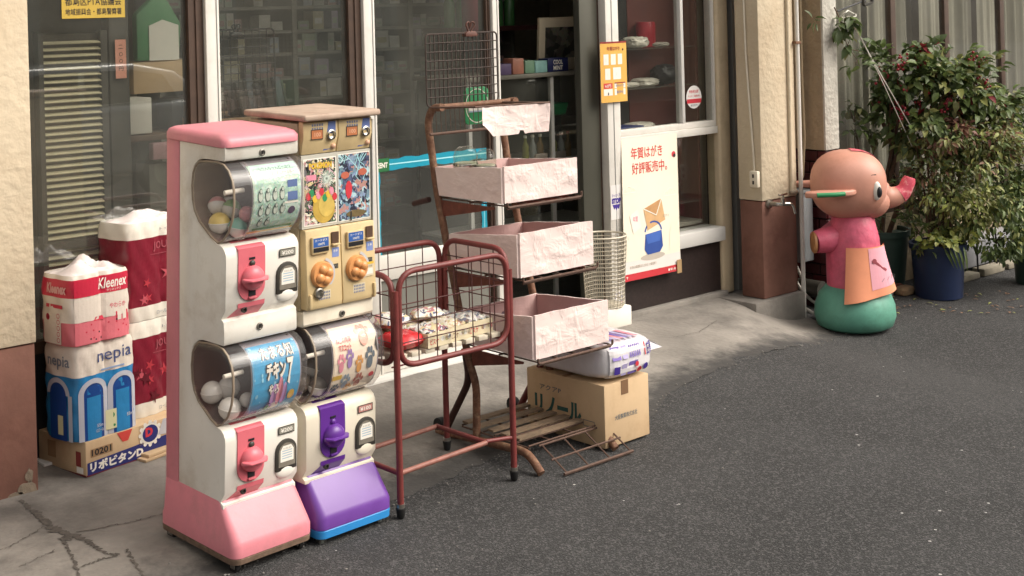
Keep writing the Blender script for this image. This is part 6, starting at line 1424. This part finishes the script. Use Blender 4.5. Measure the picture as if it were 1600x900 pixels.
# display in the right window
rd_ = thing('window_display_case', 'red brown display case with glass shelves behind the right window', 'display case', (5.23, .06, .40))
M_rb = mat('red_brown_panel', '#6a3832', .6, .12, 6)
MB().box(.36, .775, .20, .215, .56, 1.8).build('back_panel', M_rb, rd_); MB().box(.10, .36, .205, .22, .56, 1.8).build('back_panel', mat('dark_back_cloth', '#2c2a28', .8, .2), rd_)
MB().box(.755, .775, .05, .198, 0, 1.8).build('side_panel', M_rb, rd_)
MB().box(0.02, .752, .03, .198, .52, .545).build('shelf_board', M_alu, rd_)
for z in (.785, 1.00): MB().box(.16, .752, .03, .195, z, z+.006).build('glass_shelf', M_glass, rd_)
MB().box(.0, .752, .03, .198, .0, .02).build('shelf_board', mat('dim_shelf_paint', '#9a968c', .6, .08), rd_); MB().box(.30, .752, .03, .19, .125, .133).build('glass_shelf', M_glass, rd_); MB().box(.12, .752, .20, .215, .022, .50).build('back_panel', mat('brown_cloth', '#5a4a3a', .8, .2, 6), rd_)
M_bag = mat('clear_bag_white', '#b9b3a8', .4, .2, 30, bump=.5, bscale=40)
for k, (x, y, z, w, h, lab) in enumerate(((5.55, .17, 1.408, .15, .06, 'crumpled clear bag on the upper glass shelf'), (5.72, .17, 1.408, .14, .025, 'flat clear bag at the right of the upper glass shelf'), (5.46, .17, 1.193, .16, .03, 'flat pale packet on the middle glass shelf'), (5.62, .17, 1.193, .16, .045, 'white wrapped packet at the centre of the middle glass shelf'), (5.56, .17, .947, .20, .05, 'clear bags lying on the case floor behind the window'))):
    tag(blob(-w/2, w/2, -.06, .06, 0, h, .08, k+2, ex=3).build('clear_bag', M_bag, None, smooth=40), lab, 'bag', 'bags in the right window', (x, y, z))
tag(blob(-.08, .08, -.06, .06, 0, .11, .10, 9, ex=2.4).build('dark_figurine', M_black, None, smooth=50), 'dark rounded ornament on the middle shelf of the right window', 'ornament', loc=(5.78, .17, 1.193))
tag(MB().lathe([(.05, 0), (.055, .01), (.055, .13), (.05, .14)], 18).build('red_tin', mat('deep_red_tin', '#a81f30', .4, .08), None, smooth=40), 'deep red round tin on the upper shelf of the right window', 'tin', loc=(5.66, .19, 1.408))
simple('blue_tray', 'dark blue flat tray on the ledge above the poster', 'tray', mat('dark_blue_tray', '#232f62', .4, .08), 5.26, 5.50, .07, .20, .955, .99)
simple('price_stand', 'cream and orange price stand in the lower right window', 'stand', mat('orange_card', '#b0673a', .6, .1), 5.66, 5.72, .16, .19, .542, .63)
ax = thing('acrylic_rack', 'clear angled acrylic rack in the lower right window', 'rack', (5.68, .12, .534)); MB().add([(0, 0, 0), (.20, 0, 0), (.20, .14, 0), (0, .14, 0), (.04, .13, .15), (.20, .13, .15)], [(0, 1, 2, 3), (3, 2, 5, 4), (0, 3, 4), (1, 5, 2)]).build('acrylic_sheet', M_glassd, ax); MB().box(.03, .15, .02, .10, .002, .03).build('yellow_card', M_yellow, ax)
tag(MB().ball((0, 0, .036), .05, 18, 10, (1.15, .9, .72)).build('teal_ornament', mat('teal_ceramic', '#4fa79a', .3, .06), None, smooth=60), 'small teal rounded ornament at the bottom of the right window', 'ornament', loc=(5.72, .16, .421))

# ------------------------------------------------------------------ loose grit and fallen leaves
rnd = random.Random(31); gm = MB()
for k in range(420):
    if k < 260:
        x = rnd.uniform(2.0, 6.3); y = edge_y(x)-abs(rnd.gauss(0, .05))+.02
    else: x, y = rnd.uniform(1.2, 7.5), rnd.uniform(-2.6, -.9)
    r = rnd.uniform(.0015, .0045); gm.ball((x, y, gh(x, y)+.006), r, 5, 3, (rnd.uniform(.7, 1.4), 1, .7))
struct(gm.build('grit', mat('pale_grit', (.20, .19, .175), .9, .3, 60), None), 'stuff')
lm = MB()
for k in range(70):
    p = vp(rnd.uniform(-.35, 1.0), 0, rnd.uniform(-.45, .1)); x, y = p.x, p.y
    lm.cur = rnd.choice((3, 4, 4, 2)); leaf(lm, Vector((x, y, gh(x, y)+.007)), Vector((rnd.gauss(0, 1), rnd.gauss(0, 1), .05)), Vector((0, 0, 1)), rnd.uniform(.02, .045), .016, .1)
struct(lm.build('fallen_leaves', LG, None), 'stuff')
# ------------------------------------------------------------------ across the street (seen in the glass)
op = thing('house_across_the_street', 'dim house front across the street mirrored in the shop glass', 'house', (0, -13, gh(0, -13)))
MB().box(-8, 22, -4, 0, 0, 4.2).build('wall', mat('dark_house_wall', '#8a8273', .9, .15, 1.2), op)
MB().prism([(.5, 4.2), (-2.2, 5.4), (-4.6, 4.2)], -8.3, 22.3, 'x').build('roof', mat('dark_roof', '#35322f', .8, .2, 4), op)
for x in range(-6, 21, 3):
    w = MB().box(x, x+1.6, -.02, .04, .9, 2.2).build('window', mat('house_window', '#8d938f', .2, .1), op)
    MB().box(x-.06, x+1.66, -.02, .05, .82, .895).build('sill', M_grey, w)
car = thing('parked_car', 'silver hatchback car parked across the road, mirrored in the left shop window', 'car', (3.6, -9.2, gh(5, -9.2)))
M_cp = mat('silver_car_paint', '#b9bcbd', .25, .03, metal=.3, coat=.6); M_cg = mat('car_glass', '#1c2226', .08, .05)
prof = [(0, .35), (.05, .72), (.75, .90), (1.1, .95), (3.2, .98), (3.75, .92), (3.85, .55), (3.8, .30), (.1, .26)]
MB().prism(prof, 0, 1.6, 'y').build('body', M_cp, car, bevel=.07, seg=3)
MB().prism([(.85, .92), (1.35, 1.26), (1.7, 1.36), (2.75, 1.37), (3.2, 1.28), (3.6, .96)], .12, 1.48, 'y').build('cabin', M_cp, car, bevel=.06, seg=3)
for y in (.105, 1.481):
    MB().prism([(1.25, .98), (1.50, 1.24), (1.78, 1.31), (2.15, 1.31), (2.15, .98)], y, y+.014, 'y').build('side_window', M_cg, car)
    MB().prism([(2.22, .98), (2.22, 1.31), (2.72, 1.31), (3.05, 1.25), (3.22, 1.0)], y, y+.014, 'y').build('side_window', M_cg, car)
for x in (.72, 3.05):
    for y in (-.01, 1.41):
        wv = MB().lathe([(.20, 0), (.29, .01), (.30, .06), (.30, .14), (.29, .19), (.20, .2)], 20, c=(x, y, .30), axis='y').build('wheel', M_rubber, car, smooth=40)
        MB().lathe([(.19, -.002), (.12, .02), (.04, .01)], 14, c=(x, y+(.2 if y > 1 else 0), .30), axis='y').build('rim', M_steel, wv, smooth=40)
